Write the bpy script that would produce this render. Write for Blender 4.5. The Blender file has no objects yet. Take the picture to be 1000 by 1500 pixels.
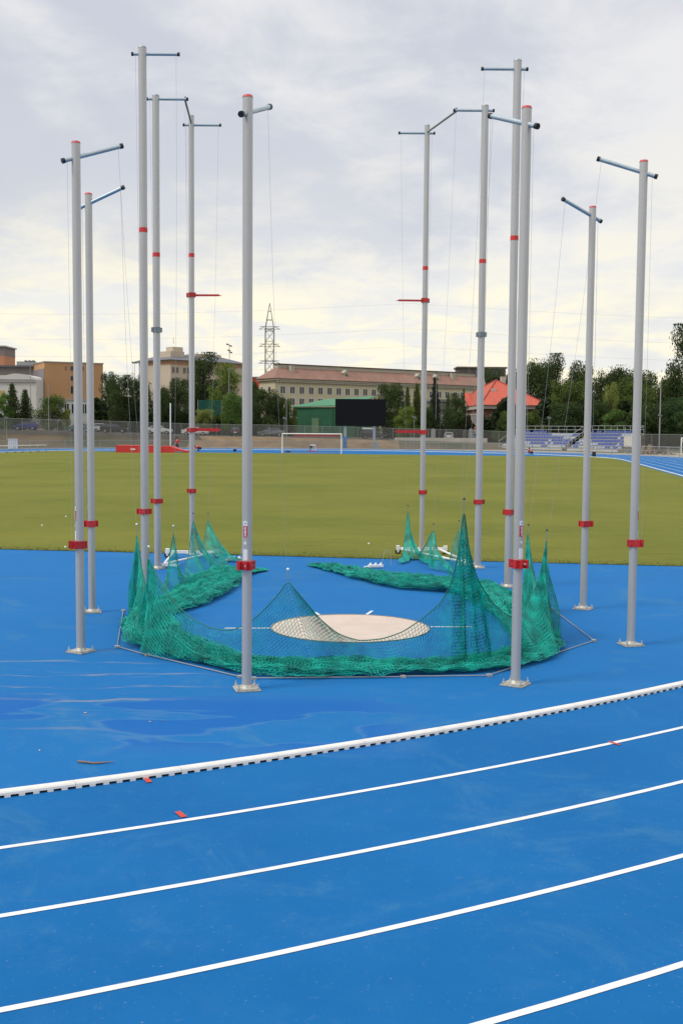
import bpy, math, random
import numpy as np
from math import sin, cos, pi, sqrt, atan2, radians, hypot
from mathutils import Vector, Matrix
random.seed(7); rng = np.random.default_rng(7)
S = bpy.context.scene
COL = S.collection

# ------------------------------------------------------------------ survey
F_PX, PIT, ROLL, H = 1646.4, .0744, .0078, 3.1695      # focal length (px of the 1000 px wide photo), pitch, roll, eye height
def ray(x, y):
    x, y = x-500, 750-y
    c, s = cos(ROLL), sin(ROLL); x, y = c*x-s*y, s*x+c*y
    return np.array([x, F_PX*cos(PIT)+y*sin(PIT), -F_PX*sin(PIT)+y*cos(PIT)])
def gz(x, y, z=0.):
    d = ray(x, y); p = d*((z-H)/d[2]); p[2] += H; return p
def gy(x, y, Y):
    d = ray(x, y); p = d*(Y/d[1]); p[2] += H; return p

# ------------------------------------------------------------------ materials
def nd(nt, typ, **kw):
    n = nt.nodes.new(typ)
    for k, v in kw.items():
        if hasattr(n, k): setattr(n, k, v)
        else: n.inputs[k.replace('_', ' ')].default_value = v
    return n
MC = {}
def mat(name, col, rough=.6, metal=0., var=.12, scale=6., bump=0., bscale=40., spec=.5, objcol=False, stretch=None, dirt=0.):
    if name in MC: return MC[name]
    m = bpy.data.materials.new(name); m.use_nodes = True; nt = m.node_tree; L = nt.links
    b = nt.nodes['Principled BSDF']
    b.inputs['Roughness'].default_value = rough; b.inputs['Metallic'].default_value = metal
    b.inputs['Specular IOR Level'].default_value = spec
    tc = nd(nt, 'ShaderNodeTexCoord')
    src = tc.outputs['Object']
    if stretch:
        mp = nd(nt, 'ShaderNodeMapping'); mp.inputs['Scale'].default_value = stretch
        L.new(src, mp.inputs['Vector']); src = mp.outputs['Vector']
    nz = nd(nt, 'ShaderNodeTexNoise', Scale=scale, Detail=6., Roughness=.6); L.new(src, nz.inputs['Vector'])
    mr = nd(nt, 'ShaderNodeMapRange'); mr.inputs[1].default_value = .25; mr.inputs[2].default_value = .75
    mr.inputs[3].default_value = 1-var; mr.inputs[4].default_value = 1+var
    L.new(nz.outputs['Fac'], mr.inputs[0])
    mx = nd(nt, 'ShaderNodeVectorMath', operation='SCALE')
    if objcol:
        oi = nd(nt, 'ShaderNodeObjectInfo'); L.new(oi.outputs['Color'], mx.inputs[0])
    else: mx.inputs[0].default_value = col[:3]
    L.new(mr.outputs[0], mx.inputs['Scale']); out = mx.outputs[0]
    if dirt:
        n2 = nd(nt, 'ShaderNodeTexNoise', Scale=scale*.35, Detail=8., Roughness=.7); L.new(src, n2.inputs['Vector'])
        r2 = nd(nt, 'ShaderNodeMapRange'); r2.inputs[1].default_value = .5; r2.inputs[2].default_value = .75
        r2.inputs[4].default_value = dirt; L.new(n2.outputs['Fac'], r2.inputs[0])
        m2 = nd(nt, 'ShaderNodeMix', data_type='RGBA'); L.new(r2.outputs[0], m2.inputs[0]); L.new(out, m2.inputs[6])
        m2.inputs[7].default_value = (.12, .10, .08, 1); out = m2.outputs[2]
    L.new(out, b.inputs['Base Color'])
    if bump:
        n3 = nd(nt, 'ShaderNodeTexNoise', Scale=bscale, Detail=4.); L.new(src, n3.inputs['Vector'])
        bp = nd(nt, 'ShaderNodeBump', Strength=bump, Distance=.02); L.new(n3.outputs['Fac'], bp.inputs['Height'])
        L.new(bp.outputs[0], b.inputs['Normal'])
    MC[name] = m; return m

ALU = mat('brushed aluminium pole', (.48, .465, .445), .34, .35, .07, 1.6, dirt=.10, stretch=(3, 3, .5))
ALU_BAR = mat('zinc bar', (.44, .50, .53), .38, .6, .1, 8)
GALV = mat('galvanised plate', (.50, .48, .42), .5, .4, .3, 20, dirt=.5)
BOLT = mat('bolt metal', (.65, .62, .55), .4, .7)
REDP = mat('red powder coat', (.50, .018, .02), .42, 0, .08, 12)
REDT = mat('red tape', (.62, .03, .03), .5)
BLK = mat('black plastic', (.012, .012, .013), .45)
WHP = mat('white paint', (.80, .80, .78), .45, 0, .05, 9, dirt=.12)
WHL = mat('white sticker', (.72, .74, .76), .35, 0, .03)
REDL = mat('red sticker', (.50, .02, .025), .35, 0, .03)
WHT = mat('white lettering', (.85, .85, .85), .5, 0, .01)
ROPE = mat('grey cord', (.34, .34, .35), .8)
CONC = mat('concrete circle', (.60, .49, .41), .8, 0, .10, 2.2, .25, 60, dirt=.12)
STEEL = mat('rim steel', (.30, .30, .28), .4, .8)
GREYW = mat('weathered metal', (.33, .34, .35), .5, .5)
ASPH = mat('asphalt', (.06, .06, .06), .9)
GLASS = mat('dark window glass', (.03, .035, .045), .12, 0, .3, 1)
WFR = mat('white window frame', (.7, .7, .67), .6)
TYRE = mat('tyre rubber', (.015, .015, .015), .85)
RIM = mat('wheel rim', (.4, .4, .42), .35, .8)
LAMPR = mat('red lamp lens', (.35, .01, .01), .2)
LAMPW = mat('clear lamp lens', (.7, .7, .7), .15)
SKIN = mat('skin', (.45, .26, .18), .6)
HAIR = mat('dark hair', (.03, .02, .015), .7)
KERB = mat('white kerb', (.74, .715, .665), .5, 0, .10, 7, dirt=.34)
SLOT = mat('kerb slot shadow', (.01, .01, .01), .9)

def net_mat():
    m = bpy.data.materials.new('green braided net'); m.use_nodes = True; nt = m.node_tree; L = nt.links
    b = nt.nodes['Principled BSDF']; b.inputs['Roughness'].default_value = .55; b.inputs['Specular IOR Level'].default_value = .35
    tc = nd(nt, 'ShaderNodeTexCoord'); nz = nd(nt, 'ShaderNodeTexNoise', Scale=5., Detail=5.)
    L.new(tc.outputs['Object'], nz.inputs['Vector'])
    cr = nd(nt, 'ShaderNodeValToRGB'); L.new(nz.outputs['Fac'], cr.inputs[0])
    e = cr.color_ramp.elements; e[0].position = .3; e[0].color = (0, .16, .13, 1); e[1].position = .72; e[1].color = (.004, .53, .41, 1)
    L.new(cr.outputs[0], b.inputs['Base Color']); return m
NET = net_mat()

# ------------------------------------------------------------------ mesh building
class MB:
    def __init__(s): s.v = []; s.f = []; s.m = []; s.sm = []; s.mi = 0
    def add(s, vs, fs, smooth=False):
        o = len(s.v); s.v += [tuple(map(float, p)) for p in vs]
        for f in fs: s.f.append([i+o for i in f]); s.m.append(s.mi); s.sm.append(smooth)
        return s
    def box(s, c, d, rz=0., rx=0., ry=0.):
        M = Matrix.Translation(Vector([float(q) for q in c])) @ Matrix.Rotation(rz, 4, 'Z') @ Matrix.Rotation(ry, 4, 'Y') @ Matrix.Rotation(rx, 4, 'X')
        vs = [M @ Vector((x*d[0]/2, y*d[1]/2, z*d[2]/2)) for x in (-1, 1) for y in (-1, 1) for z in (-1, 1)]
        return s.add(vs, [(0, 1, 3, 2), (4, 6, 7, 5), (0, 4, 5, 1), (2, 3, 7, 6), (0, 2, 6, 4), (1, 5, 7, 3)])
    def cyl(s, a, b, r, r2=None, n=12, caps=True):
        r2 = r if r2 is None else r2
        a = Vector([float(q) for q in a]); b = Vector([float(q) for q in b]); d = (b-a).normalized()
        p = d.orthogonal().normalized(); q = d.cross(p)
        vs = []
        for i in range(n):
            t = 2*pi*i/n; w = p*cos(t)+q*sin(t); vs += [a+w*r, b+w*r2]
        s.add(vs, [(2*i, 2*((i+1) % n), 2*((i+1) % n)+1, 2*i+1) for i in range(n)], n > 5)
        if caps:
            s.add([vs[2*i] for i in range(n)], [list(range(n))[::-1]]); s.add([vs[2*i+1] for i in range(n)], [list(range(n))])
        return s
    def tube(s, pts, r, n=6, rad=None):
        pts = [Vector([float(q) for q in p]) for p in pts]; vs = []
        ref = None
        for i, p in enumerate(pts):
            d = (pts[min(i+1, len(pts)-1)]-pts[max(i-1, 0)]).normalized()
            if ref is None: ref = d.orthogonal().normalized()
            ref = (ref-d*ref.dot(d)).normalized(); q = d.cross(ref); rr = rad[i] if rad else r
            vs += [p+(ref*cos(2*pi*k/n)+q*sin(2*pi*k/n))*rr for k in range(n)]
        fs = [(i*n+k, i*n+(k+1) % n, (i+1)*n+(k+1) % n, (i+1)*n+k) for i in range(len(pts)-1) for k in range(n)]
        s.add(vs, fs, True); s.add(vs[:n], [list(range(n))[::-1]]); s.add(vs[-n:], [list(range(n))]); return s
    def sphere(s, c, r, n=8, sc=(1, 1, 1)):
        vs = [(c[0], c[1], c[2]+r*sc[2])]
        for j in range(1, n):
            t = pi*j/n
            for i in range(n*2):
                a = pi*i/n; vs.append((c[0]+r*sc[0]*sin(t)*cos(a), c[1]+r*sc[1]*sin(t)*sin(a), c[2]+r*sc[2]*cos(t)))
        vs.append((c[0], c[1], c[2]-r*sc[2])); k = n*2; fs = [(0, 1+i, 1+(i+1) % k) for i in range(k)]
        for j in range(n-2):
            for i in range(k): fs.append((1+j*k+i, 1+(j+1)*k+i, 1+(j+1)*k+(i+1) % k, 1+j*k+(i+1) % k))
        e = len(vs)-1; fs += [(e, 1+(n-2)*k+(i+1) % k, 1+(n-2)*k+i) for i in range(k)]
        return s.add(vs, fs, True)
    def ext(s, poly, y0, y1, inset=None):            # polygon in XZ extruded along Y
        n = len(poly); vs = [(x, y0, z) for x, z in poly]+[(x, y1, z) for x, z in poly]
        return s.add(vs, [list(range(n)), list(range(n, 2*n))[::-1]]+[(i, i+n, (i+1) % n+n, (i+1) % n) for i in range(n)])
    def mesh(s, name, mats):
        me = bpy.data.meshes.new(name); me.from_pydata(s.v, [], s.f)
        mats = mats if isinstance(mats, (list, tuple)) else [mats]
        for m in mats: me.materials.append(m)
        me.polygons.foreach_set('material_index', s.m); me.polygons.foreach_set('use_smooth', s.sm); me.update(); return me
    def build(s, name, mats, parent=None, loc=None, rz=0.):
        o = bpy.data.objects.new(name, s.mesh(name, mats)); COL.objects.link(o)
        if parent is not None: o.parent = parent
        if loc is not None: o.location = [float(q) for q in loc]; o.rotation_euler.z = rz
        return o
def link(me, name, parent=None, loc=None, rz=0.):
    o = bpy.data.objects.new(name, me); COL.objects.link(o)
    if parent is not None: o.parent = parent
    if loc is not None: o.location = [float(q) for q in loc]; o.rotation_euler.z = rz
    return o
def tag(o, label, cat, group=None, kind=None):
    o['label'] = label; o['category'] = cat
    if group: o['group'] = group
    if kind: o['kind'] = kind
    return o
def struct(o): o['kind'] = 'structure'; return o
def thing(name, loc, label, cat, group=None, rz=0.):
    o = bpy.data.objects.new(name, None); COL.objects.link(o); o.location = [float(q) for q in loc]; o.rotation_euler.z = rz
    o.empty_display_size = .2
    return tag(o, label, cat, group)
def copy_tree(o, parent=None):
    c = o.copy(); COL.objects.link(c); c.parent = parent
    for ch in list(o.children): copy_tree(ch, c)
    return c
def np_mesh(name, V, Fq, material, smooth=False, k=4):
    me = bpy.data.meshes.new(name); me.vertices.add(len(V)); me.vertices.foreach_set('co', V.astype(np.float32).ravel())
    me.loops.add(Fq.size); me.loops.foreach_set('vertex_index', Fq.astype(np.int32).ravel())
    me.polygons.add(len(Fq)); me.polygons.foreach_set('loop_start', np.arange(0, Fq.size, k, dtype=np.int32))
    me.polygons.foreach_set('use_smooth', np.full(len(Fq), smooth))
    me.materials.append(material); me.update(calc_edges=True); me.validate(); return me

# ------------------------------------------------------------------ world, sun, camera
SUN_EL, SUN_AZ = radians(50), radians(244)     # high, behind the camera and to the left
w = bpy.data.worlds.new('World'); S.world = w; w.use_nodes = True; nt = w.node_tree; L = nt.links
for n in list(nt.nodes): nt.nodes.remove(n)
out = nd(nt, 'ShaderNodeOutputWorld'); bg1 = nd(nt, 'ShaderNodeBackground', Strength=.10); bg2 = nd(nt, 'ShaderNodeBackground', Strength=1.)
sky = nd(nt, 'ShaderNodeTexSky'); sky.sky_type = 'NISHITA'; sky.sun_disc = False
sky.sun_elevation = SUN_EL; sky.sun_rotation = SUN_AZ; L.new(sky.outputs[0], bg1.inputs[0])
tc = nd(nt, 'ShaderNodeTexCoord'); sep = nd(nt, 'ShaderNodeSeparateXYZ'); L.new(tc.outputs['Generated'], sep.inputs[0])
def mth(op, a, b=None, clamp=False):
    n = nd(nt, 'ShaderNodeMath', operation=op); n.use_clamp = clamp
    for i, q in enumerate((a, b)):
        if q is None: continue
        if isinstance(q, (int, float)): n.inputs[i].default_value = q
        else: L.new(q, n.inputs[i])
    return n.outputs[0]
def rmp(x, a, b, c=0., d=1., smooth=True):
    n = nd(nt, 'ShaderNodeMapRange'); n.interpolation_type = 'SMOOTHSTEP' if smooth else 'LINEAR'
    for i, q in enumerate((a, b, c, d)): n.inputs[i+1].default_value = q
    L.new(x, n.inputs[0]); return n.outputs[0]
den = mth('ADD', mth('MAXIMUM', sep.outputs[2], 0.), .16)
cx = mth('DIVIDE', sep.outputs[0], den); cy = mth('DIVIDE', sep.outputs[1], den)
cmb = nd(nt, 'ShaderNodeCombineXYZ'); L.new(cx, cmb.inputs[0]); L.new(cy, cmb.inputs[1])
def cloud(scale, detail, rough, off, dist=0.):
    mp = nd(nt, 'ShaderNodeMapping'); mp.inputs['Location'].default_value = off; mp.inputs['Scale'].default_value = (1, .8, 1)
    L.new(cmb.outputs[0], mp.inputs[0])
    n = nd(nt, 'ShaderNodeTexNoise', Scale=scale, Detail=detail, Roughness=rough, Distortion=dist); L.new(mp.outputs[0], n.inputs['Vector']); return n.outputs['Fac']
n1 = cloud(.95, 8., .55, (3.1, 1.7, 0), .35); n2 = cloud(3.2, 8., .6, (0.3, 9.1, 0), .3); n3 = cloud(.5, 3., .5, (7.3, 2.2, 0))
dens = mth('ADD', mth('MULTIPLY', n1, .62), mth('MULTIPLY', n2, .38))
def mixc(f, a, b):
    n = nd(nt, 'ShaderNodeMix', data_type='RGBA')
    L.new(f, n.inputs[0])
    for i, q in ((6, a), (7, b)):
        if isinstance(q, tuple): n.inputs[i].default_value = q+(1,)
        else: L.new(q, n.inputs[i])
    return n.outputs[2]
shade = rmp(dens, .40, .57)
base = mixc(shade, (.635, .665, .745), (.88, .875, .88))
warm = mixc(rmp(n2, .40, .62), (.92, .91, .88), (1.10, 1.03, .80))
lowm = mth('MULTIPLY', rmp(sep.outputs[2], .30, .06), rmp(mth('ADD', mth('MULTIPLY', n3, .5), mth('MULTIPLY', n1, .5)), .34, .58))
lowm = mth('ADD', lowm, rmp(sep.outputs[2], .20, .0, 0., .60), True)
colr = mixc(lowm, base, warm)
ov = rmp(sep.outputs[2], .36, .95, 1., 1.65)          # an overcast sky is brightest overhead
sc = nd(nt, 'ShaderNodeVectorMath', operation='SCALE'); L.new(colr, sc.inputs[0]); L.new(ov, sc.inputs['Scale'])
L.new(sc.outputs[0], bg2.inputs[0])
ms = nd(nt, 'ShaderNodeMixShader'); ms.inputs[0].default_value = .93
L.new(bg1.outputs[0], ms.inputs[1]); L.new(bg2.outputs[0], ms.inputs[2]); L.new(ms.outputs[0], out.inputs[0])

sl = bpy.data.lights.new('sun', 'SUN'); sl.energy = 1.9; sl.angle = radians(18); sl.color = (1, .965, .9)
so = bpy.data.objects.new('sun', sl); COL.objects.link(so)
sd = Vector((sin(SUN_AZ)*cos(SUN_EL), cos(SUN_AZ)*cos(SUN_EL), sin(SUN_EL))); so.rotation_euler = sd.to_track_quat('Z', 'Y').to_euler(); so.location = sd*50
cd = bpy.data.cameras.new('camera'); co = bpy.data.objects.new('camera', cd); COL.objects.link(co); S.camera = co
cd.sensor_fit = 'VERTICAL'; cd.sensor_height = 36; cd.lens = 36*F_PX/1500; cd.clip_end = 9000; cd.clip_start = .1
co.matrix_world = Matrix.Translation((0, 0, H)) @ Matrix.Rotation(pi/2-PIT, 4, 'X') @ Matrix.Rotation(ROLL, 4, 'Z')
S.view_settings.view_transform = 'Standard'; S.view_settings.look = 'None'; S.view_settings.exposure = 0; S.view_settings.gamma = 1
S.cycles.max_bounces = 6; S.cycles.transparent_max_bounces = 12

# ------------------------------------------------------------------ stadium geometry
AX = .1494; U = np.array([sin(AX), cos(AX)]); N = np.array([cos(AX), -sin(AX)])
C1 = np.array([-17.97, 42.04]); C2 = C1+84.39*U; R = 35.95
UC1, UC2, NC = float(C1@U), float(C2@U), float(C1@N)
def un(u, n): return U*u+N*n
def oval(r, nb=96):
    p = [C1+r*(N*cos(t)-U*sin(t)) for t in np.linspace(0, pi, nb)]
    p += [C2+r*(N*cos(t)+U*sin(t)) for t in np.linspace(pi, 0, nb)]
    return p
def ring(name, r0, r1, z, m, nb=160, h=None):
    a, b = oval(r0, nb), oval(r1, nb); k = len(a); mb = MB()
    vs = [(p[0], p[1], z) for p in a]+[(p[0], p[1], z) for p in b]
    mb.add(vs, [(i, i+k, (i+1) % k+k, (i+1) % k) for i in range(k)]); return mb.build(name, m)

def zroad(X):
    return float(np.interp(X, [-90, -54, -38, -31, -25, -12, 3, 20, 33, 47, 60, 90], [2.7, 2.42, 2.1, 1.95, 1.75, 1.7, 1.4, 1.12, .7, .25, .05, 0]))
def sst(a, b, x):
    t = min(1, max(0, (x-a)/(b-a))); return t*t*(3-2*t)
def zter(X, Y):
    return -.03+zroad(X)*sst(174, 181.5, Y-.02*X)+ (0 if Y < 230 else min(3., (Y-230)*.012))

# terrain material: grass/soil by position
def ground_mat():
    m = bpy.data.materials.new('rough ground'); m.use_nodes = True; nt = m.node_tree; L = nt.links; b = nt.nodes['Principled BSDF']
    b.inputs['Roughness'].default_value = .95
    g = nd(nt, 'ShaderNodeNewGeometry'); n = nd(nt, 'ShaderNodeTexNoise', Scale=.09, Detail=8., Roughness=.62); L.new(g.outputs['Position'], n.inputs['Vector'])
    cr = nd(nt, 'ShaderNodeValToRGB'); L.new(n.outputs['Fac'], cr.inputs[0]); e = cr.color_ramp.elements
    e[0].position = .36; e[0].color = (.045, .052, .022, 1); e[1].position = .6; e[1].color = (.115, .085, .052, 1)
    x = e.new(.48); x.color = (.075, .065, .038, 1)
    L.new(cr.outputs[0], b.inputs['Base Color']); return m
xs = sorted(set([-4000, -1500, -600, -300, -200, -140]+list(np.arange(-100, 101, 4.))+[140, 200, 300, 600, 1500, 4000]))
ys = [-400, -100, -20, 0, 40, 80, 120, 150, 165, 170]+list(np.arange(172, 186, 1.))+[190, 200, 215, 230, 260, 300, 400, 600, 1200, 3000, 6000]
mb = MB(); V = [(x, y, zter(x, y) if y > 150 else -.03) for y in ys for x in xs]; k = len(xs)
mb.add(V, [(j*k+i, j*k+i+1, (j+1)*k+i+1, (j+1)*k+i) for j in range(len(ys)-1) for i in range(k-1)], True)
struct(mb.build('ground', ground_mat()))

def track_mat():
    m = bpy.data.materials.new('blue running surface'); m.use_nodes = True; nt = m.node_tree; L = nt.links; b = nt.nodes['Principled BSDF']
    g = nd(nt, 'ShaderNodeNewGeometry'); P = g.outputs['Position']
    def M(op, a, c=None, cl=False):
        n = nd(nt, 'ShaderNodeMath', operation=op); n.use_clamp = cl
        for i, q in enumerate((a, c)):
            if q is None: continue
            if isinstance(q, (int, float)): n.inputs[i].default_value = q
            else: L.new(q, n.inputs[i])
        return n.outputs[0]
    def noise(scale, sc=(1, 1, 1), det=6., rough=.6, dist=0., loc=(0, 0, 0)):
        mp = nd(nt, 'ShaderNodeMapping'); mp.inputs['Scale'].default_value = sc; mp.inputs['Location'].default_value = loc; L.new(P, mp.inputs[0])
        n = nd(nt, 'ShaderNodeTexNoise', Scale=scale, Detail=det, Roughness=rough, Distortion=dist); L.new(mp.outputs[0], n.inputs['Vector']); return n.outputs['Fac']
    def rm(x, a, c, d=0., e=1.):
        n = nd(nt, 'ShaderNodeMapRange'); n.interpolation_type = 'SMOOTHSTEP'
        for i, q in enumerate((a, c, d, e)): n.inputs[i+1].default_value = q
        L.new(x, n.inputs[0]); return n.outputs[0]
    def mix(f, a, c):
        n = nd(nt, 'ShaderNodeMix', data_type='RGBA')
        if isinstance(f, float): n.inputs[0].default_value = f
        else: L.new(f, n.inputs[0])
        for i, q in ((6, a), (7, c)):
            if isinstance(q, tuple): n.inputs[i].default_value = q+(1,)
            else: L.new(q, n.inputs[i])
        return n.outputs[2]
    sp = nd(nt, 'ShaderNodeSeparateXYZ'); L.new(P, sp.inputs[0]); X, Y = sp.outputs[0], sp.outputs[1]
    def box0():      # the inner zone is slightly paler than the lanes
        a = M('SUBTRACT', X, float(C1[0])); b2 = M('SUBTRACT', Y, float(C1[1])); d = M('SQRT', M('ADD', M('MULTIPLY', a, a), M('MULTIPLY', b2, b2)))
        return M('MULTIPLY', rm(d, R+.02, R-.02), .62)
    c = mix(rm(noise(.35, det=8.), .3, .7), (.003, .116, .325), (.007, .140, .38))
    c = mix(box0(), c, (.012, .165, .44))
    c = mix(rm(noise(2.3, (1, 1, 1), 8., .7), .45, .8, 0., .30), c, (.035, .165, .36))
    c = mix(rm(noise(120., det=3., rough=.8), .38, .66, 0., .42), c, (.004, .085, .27))       # rubber granules
    c = mix(rm(noise(9., (1, 1, 1), 8., .75, .6, (4, 2, 0)), .58, .76, 0., .42), c, (.09, .20, .34))
    c = mix(rm(noise(.5, (1, 1, 1), 9., .75, 1.5, (14, 2, 0)), .50, .72, 0., .6), c, (.045, .18, .35))   # scuffs
    c = mix(rm(noise(1.1, (1, 3.2, 1), 8., .7, 1.2, (9, 5, 0)), .62, .80, 0., .30), c, (.10, .20, .33))   # dusty patches
    c = mix(rm(noise(38., (1, 1, 1), 3., .5), .66, .74, 0., .5), c, (.18, .26, .34))
    # drainage streaks and damp stains to the left of the cage
    def box(x0, x1, y0, y1, sx, sy):
        a = rm(X, x0-sx, x0+sx); bb = rm(X, x1+sx, x1-sx); cc = rm(Y, y0-sy, y0+sy); d = rm(Y, y1+sy, y1-sy)
        return M('MULTIPLY', M('MULTIPLY', a, bb), M('MULTIPLY', cc, d))
    wob = noise(.42, (1, 1, 1), 4., .55, 0., (2, 3, 0)); 
    yy = M('ADD', Y, M('MULTIPLY', wob, .9)); wv = M('SINE', M('MULTIPLY', yy, 9.5))
    wv2 = M('SINE', M('MULTIPLY', yy, 23.))
    stre = M('MULTIPLY', rm(wv, .80, 1.), rm(noise(.8, (.7, 3, 1), 7., .7, 0., (1, 1, 0)), .44, .62))
    stre = M('MAXIMUM', stre, M('MULTIPLY', rm(wv2, .85, 1., 0., .7), rm(noise(1.1, (.7, 3, 1), 7., .7, 0., (5, 1, 0)), .50, .66)))
    stre = M('MULTIPLY', stre, box(-7.5, -1.75, 11.6, 15.9, .8, .5))
    c = mix(M('MULTIPLY', stre, .46), c, (.30, .28, .235))
    pud = M('MULTIPLY', rm(noise(.75, (.62, 1.45, 1), 3., .45, .6, (3.4, .5, 0)), .47, .50), box(-4.6, .6, 10.9, 13.0, .5, .35))
    rimm = M('MULTIPLY', M('SUBTRACT', rm(noise(.75, (.62, 1.45, 1), 3., .45, .6, (3.4, .5, 0)), .445, .475), pud, True), box(-4.6, .6, 10.9, 13., .5, .35))
    c = mix(M('MULTIPLY', rimm, .10), c, (.30, .34, .38))
    c = mix(M('MULTIPLY', pud, .85), c, (.001, .105, .375))
    L.new(c, b.inputs['Base Color'])
    rr = mth2 = rm(pud, 0., 1., .86, .70); L.new(rr, b.inputs['Roughness']); b.inputs['Specular IOR Level'].default_value = .14
    bn = noise(220., det=3.); bp = nd(nt, 'ShaderNodeBump', Strength=.35, Distance=.004); L.new(bn, bp.inputs['Height']); L.new(bp.outputs[0], b.inputs['Normal'])
    return m
TRK = track_mat()
po = oval(R+8*1.22+1.3, 128); mb = MB(); mb.add([(p[0], p[1], 0.) for p in po], [list(range(len(po)))]); struct(mb.build('running_track', TRK))
LINE = mat('white line paint', (.74, .745, .74), .7, 0, .14, 9, .2, 120, dirt=.20)
for k in range(1, 9):
    struct(ring('lane_line', R+1.22*k-.045, R+1.22*k+.012, .004, LINE, 200))
# far and side kerb (one continuous run); the near one follows in segments
def grass_mat():
    m = bpy.data.materials.new('mown grass'); m.use_nodes = True; nt = m.node_tree; L = nt.links; b = nt.nodes['Principled BSDF']
    b.inputs['Roughness'].default_value = .9; b.inputs['Specular IOR Level'].default_value = .15
    g = nd(nt, 'ShaderNodeNewGeometry'); mp = nd(nt, 'ShaderNodeMapping'); mp.inputs['Rotation'].default_value = (0, 0, AX); L.new(g.outputs['Position'], mp.inputs[0])
    def noise(scale, sc, det=6., rough=.6):
        q = nd(nt, 'ShaderNodeMapping'); q.inputs['Scale'].default_value = sc; L.new(mp.outputs[0], q.inputs[0])
        n = nd(nt, 'ShaderNodeTexNoise', Scale=scale, Detail=det, Roughness=rough); L.new(q.outputs[0], n.inputs['Vector']); return n.outputs['Fac']
    cr = nd(nt, 'ShaderNodeValToRGB'); L.new(noise(.12, (1, 1, 1), 10., .65), cr.inputs[0]); e = cr.color_ramp.elements
    e[0].position = .34; e[0].color = (.128, .145, .017, 1); e[1].position = .66; e[1].color = (.190, .190, .027, 1)
    def mix(f, a, c):
        n = nd(nt, 'ShaderNodeMix', data_type='RGBA'); L.new(f, n.inputs[0]); L.new(a, n.inputs[6]); n.inputs[7].default_value = c+(1,); return n.outputs[2]
    def rm(x, a, c, d=0., e=1.):
        n = nd(nt, 'ShaderNodeMapRange'); n.interpolation_type = 'SMOOTHSTEP'
        for i, q in enumerate((a, c, d, e)): n.inputs[i+1].default_value = q
        L.new(x, n.inputs[0]); return n.outputs[0]
    sp = nd(nt, 'ShaderNodeSeparateXYZ'); L.new(mp.outputs[0], sp.inputs[0])
    wv = nd(nt, 'ShaderNodeMath', operation='MULTIPLY'); L.new(sp.outputs[1], wv.inputs[0]); wv.inputs[1].default_value = 2*pi/11.
    sn = nd(nt, 'ShaderNodeMath', operation='SINE'); L.new(wv.outputs[0], sn.inputs[0])
    c = mix(rm(sn.outputs[0], -.3, .3, 0., .14), cr.outputs[0], (.11, .14, .02))      # mowing bands
    c = mix(rm(noise(1.3, (.30, 1.7, 1), 8., .75), .52, .70, 0., .75), c, (.085, .10, .015))
    c = mix(rm(noise(2.2, (.5, 1, 1), 6., .6), .56, .78, 0., .6), c, (.26, .22, .06))
    c = mix(rm(noise(28., (1, 1, 1), 3., .6), .45, .7, 0., .35), c, (.055, .075, .014))
    L.new(c, b.inputs['Base Color'])
    bn = nd(nt, 'ShaderNodeTexNoise', Scale=30., Detail=4.); L.new(g.outputs['Position'], bn.inputs['Vector'])
    bp = nd(nt, 'ShaderNodeBump', Strength=.6, Distance=.04); L.new(bn.outputs['Fac'], bp.inputs['Height']); L.new(bp.outputs[0], b.inputs['Normal'])
    return m
rg = R-.35; UN, UF = 27.085, 137.3
t1 = math.asin((UC1-UN)/rg); t2 = math.asin((UF-UC2)/rg)
gp = [C1+rg*(N*cos(t)-U*sin(t)) for t in np.linspace(t1, 0, 20)]+[C2+rg*(N*cos(t)+U*sin(t)) for t in np.linspace(0, t2, 20)]
gp += [C2+rg*(N*cos(t)+U*sin(t)) for t in np.linspace(pi-t2, pi, 20)]+[C1+rg*(N*cos(t)-U*sin(t)) for t in np.linspace(pi, pi-t1, 20)]
# ragged near edge
near = []
a, b_ = gp[-1], gp[0]
for i in range(1, 900):
    q = a+(b_-a)*i/900; near.append(q+U*(rng.normal()*.012+.02*sin(i*.13)+.015*sin(i*.031)))
mb = MB(); mb.add([(p[0], p[1], .012) for p in gp+near], [list(range(len(gp)+len(near)))]); GR = grass_mat()
struct(mb.build('grass_field', GR))
# grass blades standing along the near edge of the lawn
nb = 16000
s_ = rng.uniform(-22, 22, nb); dpt = rng.exponential(.25, nb)+.01
bx = un(UN, 0)[0]+N[0]*s_+U[0]*dpt; by = un(UN, 0)[1]+N[1]*s_+U[1]*dpt
hh = rng.uniform(.008, .028, nb); an = rng.uniform(0, pi, nb); wd = .012; lx = rng.normal(0, .02, nb); ly = rng.normal(0, .02, nb)
Vb = np.empty((nb, 3, 3)); Vb[:, 0] = np.c_[bx-wd*np.cos(an), by-wd*np.sin(an), np.full(nb, .01)]; Vb[:, 1] = np.c_[bx+wd*np.cos(an), by+wd*np.sin(an), np.full(nb, .01)]
Vb[:, 2] = np.c_[bx+lx, by+ly, hh+.01]
BLD = mat('grass blade', (.155, .16, .026), .8, 0, .3, 2.)
o = link(np_mesh('grass_fringe', Vb.reshape(-1, 3), np.arange(nb*3).reshape(-1, 3), BLD, k=3), 'grass_fringe'); tag(o, 'short grass blades along the edge where lawn meets blue surface', 'grass', kind='stuff')

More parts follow.
